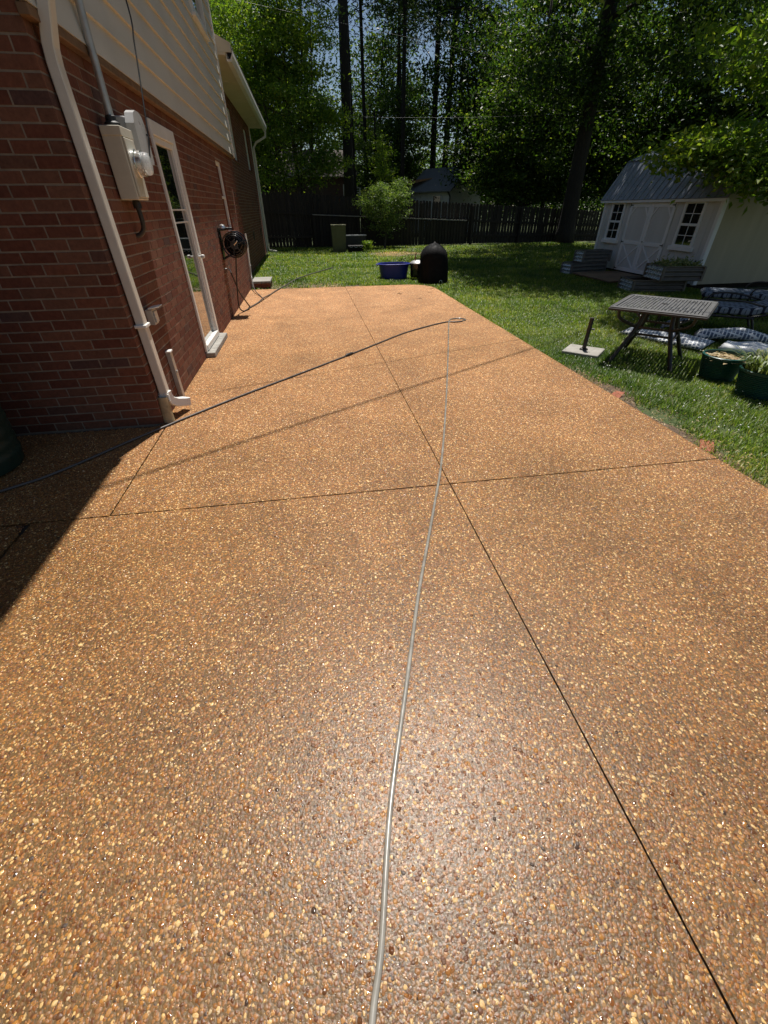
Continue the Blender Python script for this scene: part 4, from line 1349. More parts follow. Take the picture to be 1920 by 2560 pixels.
for sy_ in (-1, 1):
    MB().bar((-0.16, sy_ * 0.19, tz - 0.22), (0.16, sy_ * 0.19, tz - 0.22), 0.022, 0.022).build('stretcher', 'darkmetal', tb, local=True)
    MB().bar((sy_ * 0.20, -0.22, 0.26), (sy_ * 0.20, 0.22, 0.26), 0.022, 0.022).build('stretcher', 'darkmetal', tb, local=True)
MB().bar((-0.20, 0, 0.26), (0.20, 0, 0.26), 0.022, 0.022).build('stretcher', 'darkmetal', tb, local=True)

ub = thing('umbrella_base', 'square concrete umbrella base with a short black tube, on the lawn', 'umbrella base', (3.18, 4.74, -0.02), R(-45))
MB().box(-0.205, 0.205, -0.185, 0.185, 0.0, 0.045, 0.006).build('plate', 'concrete', ub, local=True)
MB().tube([(0.0, 0, 0.046), (0.003, 0, 0.40)], 0.024, 16).build('tube', 'darkmetal', ub, local=True, smooth=True, angle=40)
MB().lathe([(0.05, 0.0), (0.045, 0.012), (0.026, 0.02)], (0, 0, 0.0455), 16).build('flange', 'darkmetal', ub, local=True, smooth=True, angle=40)
MB().tube([(0.02, 0.0, 0.28), (0.06, 0.0, 0.28)], 0.008, 8).build('knob', 'black', ub, local=True)

def leaf_quads(c, size, up=0.0, asp=0.42, droop=0.0):
    """one folded diamond leaf per centre"""
    n = len(c)
    t = rng.normal(0, 1, (n, 3)); t[:, 2] = t[:, 2] * 0.6 - droop
    t /= np.linalg.norm(t, axis=1)[:, None]
    q = rng.normal(0, 1, (n, 3)); q[:, 2] += up
    b = np.cross(t, q); b /= np.linalg.norm(b, axis=1)[:, None] + 1e-9
    nn = np.cross(b, t)
    s = (size * rng.uniform(0.65, 1.3, n))[:, None]
    V = np.stack([c - t * s * 0.5, c + b * s * asp * 0.5 + nn * s * 0.08 - t * s * 0.06, c + t * s * 0.5 - nn * s * 0.06, c - b * s * asp * 0.5 + nn * s * 0.08 - t * s * 0.06], 1).reshape(-1, 3)
    k = np.arange(n)[:, None] * 4
    F = np.concatenate([k + np.array([[0, 1, 2]]), k + np.array([[0, 2, 3]])], 0)
    return V, F

def pot(loc, label, planted, r0, r1, hh):
    p = thing('plant_pot', label, 'pot', loc, 0.0, 'ribbed green pots on the lawn')
    prof = [(r0 * 0.96, 0.0), (r0, 0.01)]
    nr = 13
    for i in range(nr):
        z = 0.012 + (hh - 0.04) * i / nr
        r_ = r0 + (r1 - r0) * (i / nr)
        dz = (hh - 0.04) / nr
        prof += [(r_, z), (r_ + 0.006, z + dz * 0.3), (r_ + 0.006, z + dz * 0.65), (r_ + 0.0005, z + dz * 0.85)]
    prof += [(r1, hh - 0.028), (r1 + 0.010, hh - 0.024), (r1 + 0.010, hh - 0.004), (r1 + 0.004, hh), (r1 - 0.008, hh), (r1 - 0.012, hh - 0.03)]
    MB().lathe(prof, (0, 0, 0), 40, cap1=False).build('body', 'greenpot', p, local=True, smooth=True, angle=40)
    MB().lathe([(r1 - 0.011, hh - 0.045), (r1 * 0.6, hh - 0.03), (0.02, hh - 0.022)], (0, 0, 0), 24, cap0=False).build('potting_soil', 'dirt', p, local=True, smooth=True)
    if planted:
        stems_v, stems_f, o2 = [], [], 0
        for i in range(230):
            a, rr_ = rng.uniform(0, 6.28), r1 * 0.8 * math.sqrt(rng.random())
            x_, y_ = rr_ * math.cos(a), rr_ * math.sin(a)
            ln = rng.uniform(0.10, 0.24)
            out_ = rng.uniform(0.2, 1.0)
            dx_, dy_ = math.cos(a + rng.normal(0, 0.7)) * ln * out_, math.sin(a + rng.normal(0, 0.7)) * ln * out_
            w_ = 0.007
            px_, py_ = -dy_ / (ln * out_) * w_, dx_ / (ln * out_) * w_
            z0_ = hh - 0.04
            pts = [(0, 0, 0.0), (0.35, 0.35, 0.55), (0.75, 0.75, 0.75), (1.1, 1.1, 0.62)]
            ring = []
            for (fx_, fy_, fz_) in pts[:-1]:
                ring += [(x_ + dx_ * fx_ - px_, y_ + dy_ * fy_ - py_, z0_ + ln * fz_), (x_ + dx_ * fx_ + px_, y_ + dy_ * fy_ + py_, z0_ + ln * fz_)]
            ring.append((x_ + dx_ * 1.1, y_ + dy_ * 1.1, z0_ + ln * 0.62))
            stems_v.append(np.array(ring))
            stems_f.append(np.array([(0, 1, 3), (0, 3, 2), (2, 3, 5), (2, 5, 4), (4, 5, 6)]) + o2)
            o2 += 7
        fo = raw_mesh('foliage', np.concatenate(stems_v), np.concatenate(stems_f), 'leaf_pale', p, kind='stuff')
        fo.name = 'foliage'
    else:
        V, F = litter(130, lambda n: rng.normal(0, r1 * 0.4, n), lambda n: rng.normal(0, r1 * 0.4, n), 0.05)
        V[:, 2] += hh - 0.01
        raw_mesh('dead_stalks', V, F, 'straw', p, kind='stuff')
    return p
pot((4.02, 3.66, -0.02), 'green ribbed pot of bare dry soil, the one nearer the table', False, 0.145, 0.185, 0.24)
pot((3.98, 3.16, -0.02), 'green ribbed pot full of strappy grey-green leaves, at the right frame edge', True, 0.150, 0.195, 0.25)

def cushion(poly, z, th, mat, name, label, sag=0.0, tilt=None):
    """a soft slab: the outline is rounded and the middle is puffed up"""
    P = [Vector((p[0], p[1], 0)) for p in poly]
    cx_, cy_ = sum(p.x for p in P) / 4, sum(p.y for p in P) / 4
    t = thing(name, label, 'cushion', (cx_, cy_, z), 0.0, 'patterned lounger cushions')
    nu, nv = 18, 10
    vs_, fs_ = [], []
    for side in (1, -1):
        for i in range(nu + 1):
            for j in range(nv + 1):
                u, v = i / nu, j / nv
                p = (P[0] * (1 - u) + P[1] * u) * (1 - v) + (P[3] * (1 - u) + P[2] * u) * v
                edge = min(u, 1 - u) * nu / 2.2, min(v, 1 - v) * nv / 2.2
                e_ = min(1.0, min(edge))
                puff = math.sqrt(max(0.0, 1 - (1 - e_) ** 2))
                wv_ = 0.012 * math.sin(u * 9 + v * 3) * puff * (side > 0)
                zz = th / 2 + side * th / 2 * puff + wv_ + sag * math.sin(u * 3.1) + (tilt or 0) * u
                vs_.append((p.x - cx_, p.y - cy_, zz))
    n1 = (nu + 1) * (nv + 1)
    for s in range(2):
        for i in range(nu):
            for j in range(nv):
                a = s * n1 + i * (nv + 1) + j
                fs_.append((a, a + 1, a + nv + 2, a + nv + 1))
    mb = MB().poly(vs_, fs_)
    o = mb.build('cover', mat, t, local=True, smooth=True)
    bm = bmesh.new(); bm.from_mesh(o.data)
    bmesh.ops.remove_doubles(bm, verts=bm.verts[:], dist=0.0015)
    bmesh.ops.recalc_face_normals(bm, faces=bm.faces[:])
    bm.to_mesh(o.data); bm.free()
    o.data.shade_smooth()
    return t
cushion([(4.08, 5.40), (4.52, 4.46), (4.98, 4.76), (4.48, 5.68)], -0.005, 0.07, 'fabric', 'lounger_cushion', 'white cushion with navy lattice lying flat on the grass behind the table')
cushion([(4.80, 4.92), (5.55, 4.46), (5.66, 4.66), (5.02, 5.16)], 0.0, 0.10, 'fabric', 'lounger_cushion', 'rolled navy lattice cushion on the grass behind the pots', sag=0.05)
cushion([(4.72, 4.44), (5.10, 4.12), (5.45, 4.40), (5.02, 4.66)], -0.005, 0.085, 'fabricwhite', 'lounger_cushion', 'plain white cushion on the grass right behind the empty pot')
cushion([(4.62, 5.34), (4.66, 5.02), (5.22, 5.30), (5.12, 5.72)], 0.05, 0.07, 'fabricshade', 'lounger_cushion', 'shaded navy print cushion seen between the table legs', tilt=0.14)

def chaise(loc, rz, label):
    c = thing('chaise_lounge', label, 'chaise', loc, rz, 'dark metal chaise lounges by the shed')
    for s_ in (-1, 1):
        MB().tube(spline([(-0.75, s_ * 0.29, 0.27), (0.1, s_ * 0.29, 0.27), (0.35, s_ * 0.29, 0.27)], 4), 0.014, 8).build('side_rail', 'darkmetal', c, local=True)
        MB().tube(spline([(0.30, s_ * 0.29, 0.28), (0.55, s_ * 0.29, 0.35), (0.86, s_ * 0.29, 0.46)], 4), 0.013, 8).build('back_rail', 'darkmetal', c, local=True)
        MB().tube([(-0.70, s_ * 0.29, 0.27), (-0.74, s_ * 0.30, 0.0)], 0.014, 8).build('leg', 'darkmetal', c, local=True)
        MB().tube([(0.33, s_ * 0.29, 0.27), (0.45, s_ * 0.30, 0.0)], 0.014, 8).build('leg', 'darkmetal', c, local=True)
        MB().tube(spline([(-0.2, s_ * 0.31, 0.27), (-0.16, s_ * 0.32, 0.44), (0.1, s_ * 0.32, 0.47), (0.40, s_ * 0.31, 0.42)], 5), 0.011, 8).build('armrest', 'darkmetal', c, local=True, smooth=True)
    for i in range(6):
        xx = -0.68 + i * 0.2
        MB().bar((xx, -0.28, 0.275), (xx, 0.28, 0.275), 0.03, 0.01).build('slat', 'darkmetal', c, local=True)
    for i in range(3):
        f_ = 0.25 + 0.33 * i
        MB().bar((0.30 + 0.56 * f_, -0.28, 0.285 + 0.17 * f_), (0.30 + 0.56 * f_, 0.28, 0.285 + 0.17 * f_), 0.03, 0.01).build('slat', 'darkmetal', c, local=True)
    return c
def chaise_pad(loc, rz, label):
    c = thing('chaise_cushion', label, 'cushion', loc, rz, 'pads lying on the chaise lounges')
    prof = [(-0.78, 0.285), (0.30, 0.292), (0.36, 0.305), (0.88, 0.485), (0.86, 0.56), (0.34, 0.39), (0.26, 0.375), (-0.2, 0.372), (-0.75, 0.365), (-0.80, 0.33)]
    mb = MB().prism(prof, -0.26, 0.26, 'y')
    o = mb.build('pad', 'fabricshade', c, local=True, smooth=True, angle=50)
    md_ = o.modifiers.new('round', 'BEVEL'); md_.width = 0.022; md_.segments = 2; md_.limit_method = 'ANGLE'
    return c
chaise((5.62, 5.48, -0.06), R(-40), 'dark metal chaise lounge right behind the garden table, in deep shade')
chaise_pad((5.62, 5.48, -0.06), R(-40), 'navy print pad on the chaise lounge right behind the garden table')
chaise((6.85, 6.10, -0.04), R(-38), 'dark metal chaise lounge by the olive shed wall, half out of frame')
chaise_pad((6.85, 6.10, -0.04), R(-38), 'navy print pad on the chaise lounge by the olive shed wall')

# ------------------------------------------------------------------ grill, tub, bins
gr = thing('covered_grill', 'barbecue grill under a black fabric cover at the far end of the patio', 'grill', (2.86, 10.80, -0.02))
prof = [(0.335, 0.0), (0.34, 0.05), (0.325, 0.25), (0.315, 0.45), (0.305, 0.565), (0.27, 0.65), (0.19, 0.725), (0.085, 0.775), (0.03, 0.79), (0.012, 0.815)]
cov = MB().lathe(prof, (0, 0, 0), 64, sx=0.98, sy=0.88, power=0.78)
nv = []
for (x, y, z) in cov.v:                              # hanging folds
    a = math.atan2(y, x)
    k = max(0.0, 1 - z / 0.85)
    f_ = 1 + 0.028 * k * math.sin(a * 9 + 1.7 * math.sin(a * 2)) + 0.022 * k * math.sin(a * 17 + z * 6) + 0.02 * math.sin(z * 9 + a * 3)
    nv.append((x * f_, y * f_, z + 0.012 * k * math.sin(a * 7)))
cov.v = nv
cov.build('cover', 'blackcloth', gr, local=True, smooth=True)
MB().tube([(0.10 + 0.035 * math.cos(a), -0.34, 0.04 + 0.045 * math.sin(a)) for a in np.linspace(0, 6.28, 17)], 0.006, 6).build('buckle', 'silver', gr, local=True, smooth=True)

fry = thing('smoker', 'small dark smoker with a shiny lid, squeezed between blue tub and covered grill', 'smoker', (2.60, 11.35, -0.02))
MB().lathe([(0.15, 0.06), (0.165, 0.08), (0.17, 0.30), (0.17, 0.34)], (0, 0, 0), 28).build('body', 'blackgloss', fry, local=True, smooth=True, angle=40)
MB().lathe([(0.178, 0.345), (0.178, 0.36), (0.15, 0.39), (0.08, 0.415), (0.02, 0.42)], (0, 0, 0), 28).build('lid', 'galv', fry, local=True, smooth=True, angle=40)
MB().tube([(-0.05, 0, 0.41), (-0.06, 0, 0.46), (-0.05, 0, 0.53), (-0.03, 0, 0.57)], 0.014, 8).build('handle', 'redbrickpiece', fry, local=True, smooth=True)
for k in range(3):
    a = k * 2.094 + 0.4
    MB().tube([(0.13 * math.cos(a), 0.13 * math.sin(a), 0.08), (0.17 * math.cos(a), 0.17 * math.sin(a), 0.0)], 0.01, 6).build('leg', 'darkmetal', fry, local=True)

tub = thing('blue_tub', 'royal blue plastic tub on the grass past the patio end', 'tub', (2.06, 11.58, -0.025))
MB().lathe([(0.30, 0.0), (0.32, 0.01), (0.36, 0.30), (0.365, 0.325), (0.40, 0.33), (0.40, 0.345), (0.375, 0.352), (0.355, 0.33), (0.31, 0.03), (0.02, 0.022)], (0, 0, 0), 48, sx=1.0, sy=0.72, power=0.72).build('body', 'bluetub', tub, local=True, smooth=True, angle=40)
for s_ in (-1, 1):
    MB().tube([(s_ * 0.385, -0.08, 0.335), (s_ * 0.425, -0.07, 0.325), (s_ * 0.425, 0.07, 0.325), (s_ * 0.385, 0.08, 0.335)], 0.013, 8).build('handle', 'bluetub', tub, local=True, smooth=True)

ob_ = thing('garden_bin', 'tall olive plastic bin near the back fence', 'bin', (1.28, 19.75, -0.02))
o1 = MB()
o1.poly([(-0.25, -0.24, 0), (0.25, -0.24, 0), (0.25, 0.24, 0), (-0.25, 0.24, 0), (-0.275, -0.265, 0.87), (0.275, -0.265, 0.87), (0.275, 0.265, 0.87), (-0.275, 0.265, 0.87)], [(0, 3, 2, 1), (4, 5, 6, 7), (0, 1, 5, 4), (1, 2, 6, 5), (2, 3, 7, 6), (3, 0, 4, 7)])
o1.build('body', 'olive', ob_, local=True)
MB().box(-0.29, 0.29, -0.28, 0.28, 0.871, 0.92, 0.01).build('lid', 'olive', ob_, local=True)
MB().box(-0.2, 0.2, -0.262, -0.256, 0.1, 0.7, 0.002).build('panel', 'olive', ob_, local=True)
cr_ = thing('black_crate', 'low black crate with scalloped front beside the olive bin', 'crate', (1.90, 19.35, -0.02))
MB().box(-0.29, 0.29, -0.18, 0.18, 0.0, 0.22, 0.01).build('body', 'blackcloth', cr_, local=True)
for k in range(3):
    pts = [(-0.28 + 0.19 * k + 0.18 * t, -0.185, 0.235 - 0.05 * math.sin(math.pi * t)) for t in np.linspace(0, 1, 9)]
    MB().tube(pts, 0.007, 6).build('rim', 'plastic', cr_, local=True)
MB().box(-0.30, 0.30, -0.19, 0.19, 0.221, 0.245, 0.006).build('lid', 'black', cr_, local=True)
lb = thing('storage_bench', 'long dark storage box with a pale top edge, against the back fence', 'box', (1.95, 20.6, -0.02))
MB().box(-0.5, 0.5, -0.22, 0.22, 0.0, 0.50, 0.008).build('body', 'black', lb, local=True)
MB().box(-0.52, 0.52, -0.24, 0.24, 0.501, 0.535, 0.006).build('lid', 'plastic', lb, local=True)

# ------------------------------------------------------------------ shed
SX, SY0, SY1, SXB = 7.90, 8.64, 12.50, 11.30
shed = thing('garden_shed', 'pale grey gambrel shed with white double doors and metal roof', 'shed', (SX, SY0, 0))
EVZ, BRX, BRZ, RDX, RDZ = 1.52, 8.30, 2.30, 9.60, 2.76
gam = [(SX + 0.022, 0.07), (SXB, 0.07), (SXB, EVZ), (SXB - 0.40, BRZ - 0.03), (RDX, RDZ - 0.04), (BRX + 0.02, BRZ - 0.03), (SX + 0.022, EVZ)]
MB().prism(gam, SY0, SY1, 'y').build('end_wall', 'shedside', shed)
nb = 19
for k in range(nb):                                  # grooved panel boards of the front
    a = SY0 + 0.002 + (SY1 - SY0 - 0.004) * k / nb
    b = SY0 + 0.002 + (SY1 - SY0 - 0.004) * (k + 1) / nb
    MB().box(SX, SX + 0.020, a + 0.004, b - 0.004, 0.07, EVZ - 0.02, 0.002).build('wall_board', 'shedwhite', shed)
for yy in (SY0 - 0.012, SY1 - 0.063):
    MB().box(SX - 0.022, SX - 0.002, yy, yy + 0.075, 0.06, EVZ - 0.03, 0.003).build('corner_board', 'shedtrim', shed)
MB().box(SX - 0.002, SX + 0.07, SY0 - 0.014, SY0 - 0.002, 0.06, EVZ - 0.03, 0.003).build('corner_board', 'shedtrim', shed)
for k in range(4):                                   # skids under the floor
    yy = SY0 + 0.2 + k * 1.15
    MB().box(SX + 0.03, SXB - 0.05, yy, yy + 0.1, -0.035, 0.068).build('skid', 'wood', shed)
# ribbed roof sheets
npan = 10
for k in range(npan):
    a = SY0 - 0.12 + (SY1 - SY0 + 0.24) * k / npan
    b = SY0 - 0.12 + (SY1 - SY0 + 0.24) * (k + 1) / npan - 0.003
    def sheet(x0, z0, x1, z1, name):
        mb = MB()
        dx_, dz_ = x1 - x0, z1 - z0
        L_ = math.hypot(dx_, dz_)
        nx_, nz_ = -dz_ / L_, dx_ / L_
        prof = [0.0]
        pts = []
        w_ = b - a
        ys, hs = [], []
        for r_ in range(2):
            c0 = a + w_ * (r_ + 0.5) / 2
            ys += [c0 - w_ / 4 + 0.0, c0 - 0.016, c0 - 0.010, c0 + 0.010, c0 + 0.016]
            hs += [0, 0, 0.016, 0.016, 0]
        ys.append(b); hs.append(0)
        for y_, h_ in zip(ys, hs):
            pts.append((x0 + nx_ * h_, y_, z0 + nz_ * h_)); pts.append((x1 + nx_ * h_, y_, z1 + nz_ * h_))
        fs_ = [(2 * i, 2 * i + 2, 2 * i + 3, 2 * i + 1) for i in range(len(ys) - 1)]
        mb.poly(pts, fs_)
        mb.poly([(x0 - nx_ * 0.012, a, z0 - nz_ * 0.012), (x0 - nx_ * 0.012, b, z0 - nz_ * 0.012), (x1 - nx_ * 0.012, b, z1 - nz_ * 0.012), (x1 - nx_ * 0.012, a, z1 - nz_ * 0.012)], [(0, 1, 2, 3)])
        return mb.build(name, 'roofmetal', shed)
    sheet(SX - 0.10, EVZ + 0.0, BRX, BRZ, 'roof_sheet')
    sheet(BRX - 0.03, BRZ + 0.005, RDX, RDZ, 'roof_sheet')
rb = MB()
rb.poly([(RDX, SY0 - 0.12, RDZ), (RDX, SY1 + 0.12, RDZ), (SXB - 0.4, SY1 + 0.12, BRZ), (SXB - 0.4, SY0 - 0.12, BRZ), (SXB + 0.1, SY1 + 0.12, EVZ), (SXB + 0.1, SY0 - 0.12, EVZ)], [(0, 1, 2, 3), (3, 2, 4, 5)])
rb.build('rear_roof', 'roofmetal', shed)
MB().box(SX - 0.085, SX - 0.045, SY0 - 0.12, SY1 + 0.12, EVZ - 0.055, EVZ - 0.003, 0.003).build('fascia', 'shedtrim', shed)
MB().tube([(RDX, SY0 - 0.13, RDZ + 0.01), (RDX, SY1 + 0.13, RDZ + 0.01)], 0.035, 8).build('ridge_cap', 'roofmetal', shed)
# doors
def shed_door(y0, y1, hinge_side):
    z0, z1 = 0.075, 1.455
    x0 = SX - 0.016
    dd = MB().box(x0, SX - 0.002, y0, y1, z0, z1, 0.002).build('door', 'shedwhite', shed)
    t = 0.075
    zm = 0.68
    f = x0 - 0.016
    for a in ((y0, y0 + t, z0, z1), (y1 - t, y1, z0, z1)):
        MB().box(f, x0 - 0.0008, *a, 0.002).build('stile', 'shedtrim', dd)
    for a in ((z1 - t, z1), (zm - t / 2, zm + t / 2), (z0, z0 + t)):
        MB().box(f, x0 - 0.0008, y0 + t + 0.001, y1 - t - 0.001, *a, 0.002).build('rail', 'shedtrim', dd)
    ya, yb, za, zb = y0 + t, y1 - t, z0 + t, zm - t / 2
    MB().bar((f + 0.006, ya, za), (f + 0.006, yb, zb), 0.035, 0.012, (1, 0, 0)).build('brace', 'shedtrim', dd)
    MB().bar((f + 0.009, ya, zb), (f + 0.009, yb, za), 0.035, 0.012, (1, 0, 0)).build('brace', 'shedtrim', dd)
    for s_, yc in ((1, ya), (-1, yb)):
        MB().bar((f + 0.007, yc, z1 - t - 0.16), (f + 0.007, yc + s_ * 0.14, z1 - t), 0.03, 0.012, (1, 0, 0)).build('brace', 'shedtrim', dd)
    yh = y0 if hinge_side < 0 else y1
    for zz in (z0 + 0.04, zm, z1 - 0.04):
        hm = MB()
        hm.prism([(yh, zz - 0.045), (yh, zz + 0.045), (yh - hinge_side * 0.02, zz + 0.012), (yh - hinge_side * 0.10, zz + 0.006), (yh - hinge_side * 0.10, zz - 0.006), (yh - hinge_side * 0.02, zz - 0.012)], f - 0.005, f - 0.001, 'x')
        hm.build('hinge', 'black', dd)
    return dd
shed_door(10.62, 11.38, 1)
d2 = shed_door(9.86, 10.612, -1)
MB().lathe([(0.014, -0.014), (0.02, 0.0), (0.014, 0.014)], (SX - 0.05, 10.575, 0.72), 10).build('latch', 'galv', d2)
MB().box(SX - 0.026, SX - 0.002, 9.80, 11.44, 1.458, 1.50, 0.002).build('door_header', 'shedtrim', shed)
def shed_window(y0, y1):
    z0, z1 = 0.70, 1.465
    f0, f1 = SX - 0.028, SX - 0.002
    w = MB()
    for a in ((y0, y0 + 0.065, z0, z1), (y1 - 0.065, y1, z0, z1), (y0 + 0.066, y1 - 0.066, z1 - 0.03, z1), (y0 + 0.066, y1 - 0.066, z0, z0 + 0.03)):
        w.box(f0, f1, *a, 0.002)
    wo = w.build('window', 'shedtrim', shed)
    MB().box(SX - 0.06, SX - 0.002, y0 - 0.05, y1 + 0.05, z0 - 0.075, z0 - 0.001, 0.003).build('sill', 'shedtrim', wo)
    a0, a1 = y0 + 0.067, y1 - 0.067
    zc = (z0 + z1) / 2
    MB().box(f0 + 0.004, f1 - 0.001, a0, a1, zc - 0.022, zc + 0.022, 0.002).build('meeting_rail', 'shedtrim', wo)
    for lo, hi in ((z0 + 0.031, zc - 0.023), (zc + 0.023, z1 - 0.031)):
        ym, zm = (a0 + a1) / 2, (lo + hi) / 2
        MB().box(f1 - 0.012, f1 - 0.004, ym - 0.007, ym + 0.007, lo, hi).build('muntin', 'shedtrim', wo)
        MB().box(f1 - 0.011, f1 - 0.005, a0, a1, zm - 0.006, zm + 0.006).build('muntin', 'shedtrim', wo)
        for ya, yb in ((a0, ym - 0.008), (ym + 0.008, a1)):
            for za, zb in ((lo, zm - 0.007), (zm + 0.007, hi)):
                MB().box(f1 - 0.006, f1 - 0.002, ya, yb, za, zb).build('pane', 'glass', wo)
shed_window(9.03, 9.62)
shed_window(11.60, 12.16)

# raised beds of corrugated metal
def bed(loc, rz, ln, wd, hh, mat, label, planted=False):
    b = thing('raised_bed', label, 'planter', loc, rz, 'corrugated metal raised beds by the shed')
    def wave_panel(p0, p1, flip):
        p0, p1 = Vector(p0), Vector(p1)
        d = (p1 - p0).normalized()
        nrm = Vector((d.y, -d.x, 0)) * flip
        n = 28
        pts, fs_ = [], []
        for i in range(n + 1):
            z = hh * i / n
            off = 0.017 * math.sin(i / n * 2 * math.pi * 3)
            for q in (p0, p1):
                pts.append((q.x + nrm.x * off, q.y + nrm.y * off, z))
        for i in range(n):
            fs_.append((2 * i, 2 * i + 1, 2 * i + 3, 2 * i + 2))
        return MB().poly(pts, fs_)
    c = [(-ln / 2, -wd / 2, 0), (ln / 2, -wd / 2, 0), (ln / 2, wd / 2, 0), (-ln / 2, wd / 2, 0)]
    for i in range(4):
        wave_panel(c[i], c[(i + 1) % 4], 1).build('panel', mat if i != 3 else 'corrulit', b, local=True, smooth=True)  # one end paler and bluer, its highlight painted in
        MB().box(c[i][0] - 0.022, c[i][0] + 0.022, c[i][1] - 0.022, c[i][1] + 0.022, 0.0, hh + 0.004, 0.003).build('corner_post', mat, b, local=True)
    rim_ = MB()
    for i in range(4):
        rim_.bar((c[i][0], c[i][1], hh + 0.008), (c[(i + 1) % 4][0], c[(i + 1) % 4][1], hh + 0.008), 0.022, 0.012)
    rim_.build('rim', mat, b, local=True)
    MB().box(-ln / 2 + 0.02, ln / 2 - 0.02, -wd / 2 + 0.02, wd / 2 - 0.02, 0.01, hh - 0.05).build('soil_fill', 'dirt', b, local=True)
    if planted:
        n = 900
        cc = np.stack([rng.uniform(-ln / 2 + 0.04, ln / 2 - 0.04, n), rng.uniform(-wd / 2 + 0.02, wd / 2 - 0.02, n), hh - 0.03 + np.abs(rng.normal(0, 0.06, n))], 1)
        V, F = leaf_quads(cc, np.full(n, 0.07), 0.8)
        raw_mesh('foliage', V, F, 'leaf_pale', b, kind='stuff')
    return b
bed((7.12, 11.56, -0.02), R(9), 1.05, 0.38, 0.25, 'corrugrey', 'corrugated metal bed on the grass left of the shed doors, lower of two')
bed((7.30, 11.57, 0.245), R(7), 0.80, 0.35, 0.24, 'corrugrey', 'corrugated metal bed stacked on top of another, left of the shed doors')
bed((6.98, 8.72, -0.02), R(-12), 1.0, 0.66, 0.21, 'corrubrown', 'brown corrugated bed on the ground, under the planted one')
bed((7.25, 8.54, 0.205), R(-9), 0.78, 0.66, 0.24, 'corrubrown', 'brown corrugated bed with leafy plants, set on another bed by the shed', True)
rampo = thing('wood_ramp', 'low brown wooden platform in front of the shed doors', 'platform', (7.2, 10.4, -0.02))
for k in range(9):
    yy = 9.62 + k * 0.18
    MB().box(6.62 + 0.015 * (k % 3), 7.88, yy, yy + 0.172, 0.02, 0.05, 0.004).build('plank', 'ramp', rampo)
for xx in (6.75, 7.7):
    MB().box(xx, xx + 0.08, 9.65, 11.2, -0.03, 0.019).build('joist', 'ramp', rampo)
shv = thing('garden_tool', 'thin dark tool handle leaning against the shed corner', 'tool', (7.70, 8.50, -0.02))
MB().tube([(7.55, 8.46, -0.02), (7.66, 8.56, 0.26)], 0.010, 8).build('shaft', 'darkmetal', shv)
MB().tube([(7.66, 8.56, 0.26), (7.77, 8.66, 0.50)], 0.017, 8).build('grip', 'black', shv)

# ------------------------------------------------------------------ back fence
fence = thing('back_fence', 'dark weathered wooden picket fence along the back of the yard', 'fence', (2.0, 22.2, 0))
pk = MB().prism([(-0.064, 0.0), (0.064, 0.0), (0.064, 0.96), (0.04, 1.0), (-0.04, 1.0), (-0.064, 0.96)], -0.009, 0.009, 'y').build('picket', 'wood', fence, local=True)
nP = 0
for k in range(128):
    x = -4.2 + k * 0.146
    o = pk if k == 0 else bpy.data.objects.new('picket', pk.data)
    if k:
        COL.objects.link(o); o.parent = fence
    hh = 1.90 - 0.052 * x + random.uniform(-0.012, 0.012)
    o.location = (x - 2.0, random.uniform(-0.004, 0.004), 0.02)
    o.scale = (1.0, 1.0, hh)
    o.rotation_euler = (0, random.gauss(0, 0.006), 0)
for zz0, zz1 in ((1.235, 0.044), (0.40, 0.010)):
    for k in range(8):
        xa, xb = -4.2 + k * 2.35, -4.2 + (k + 1) * 2.35
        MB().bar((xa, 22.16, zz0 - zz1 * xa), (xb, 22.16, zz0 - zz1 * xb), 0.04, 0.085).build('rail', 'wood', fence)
for k in range(8):
    xa = -4.2 + k * 2.35
    MB().box(xa - 0.045, xa + 0.045, 22.045, 22.135, -0.05, 1.84 - 0.052 * xa, 0.005).build('post', 'wood', fence)

low = thing('low_fence', 'low dark picket fence with a pale sunlit cap rail, in front of the tall one', 'fence', (2.0, 21.93, 0))
for k in range(50):
    x = 0.42 + k * 0.137
    o = bpy.data.objects.new('picket', pk.data)
    COL.objects.link(o); o.parent = low
    o.location = (x - 2.0, random.uniform(-0.004, 0.004), 0.02)
    o.scale = (0.86, 1.0, 1.16 - 0.042 * x + random.uniform(-0.006, 0.004))
for k in range(3):
    xa, xb = 0.36 + k * 2.29, 0.36 + (k + 1) * 2.29
    MB().bar((xa, 21.925, 1.215 - 0.042 * xa), (xb - 0.004, 21.925, 1.215 - 0.042 * xb), 0.10, 0.032).build('cap_rail', 'concrete', low)

# ------------------------------------------------------------------ neighbours' houses
nh = thing('grey_neighbour_house', 'small pale grey house with grey shingle roof behind the fence', 'house', (9.30, 32.0, 0), R(-52))
MB().box(-3.2, 0.0, 0.0, 3.6, -0.05, 2.36).build('wall', 'nbrgrey', nh, local=True)
for k in range(11):
    MB().box(0.001, 0.016, 0.03, 3.57, 0.15 + k * 0.2, 0.34 + k * 0.2).build('siding_board', 'nbrgrey', nh, local=True)
MB().prism([(0.0, 2.361), (3.6, 2.361), (1.8, 3.42)], -3.2, 0.012, 'x').build('gable', 'nbrgrey', nh, local=True)
rfm = MB()
rfm.poly([(-3.5, -0.35, 2.22), (0.25, -0.35, 2.22), (0.25, 1.8, 3.52), (-3.5, 1.8, 3.52), (-3.5, 3.95, 2.22), (0.25, 3.95, 2.22)], [(0, 1, 2, 3), (3, 2, 5, 4)])
ro2 = rfm.build('roof', 'roofshingle', nh, local=True)
sm_ = ro2.modifiers.new('thick', 'SOLIDIFY'); sm_.thickness = 0.07
MB().box(-3.19, -0.05, -0.012, -0.001, 0.1, 2.35).build('white_panel', 'white', nh, local=True)
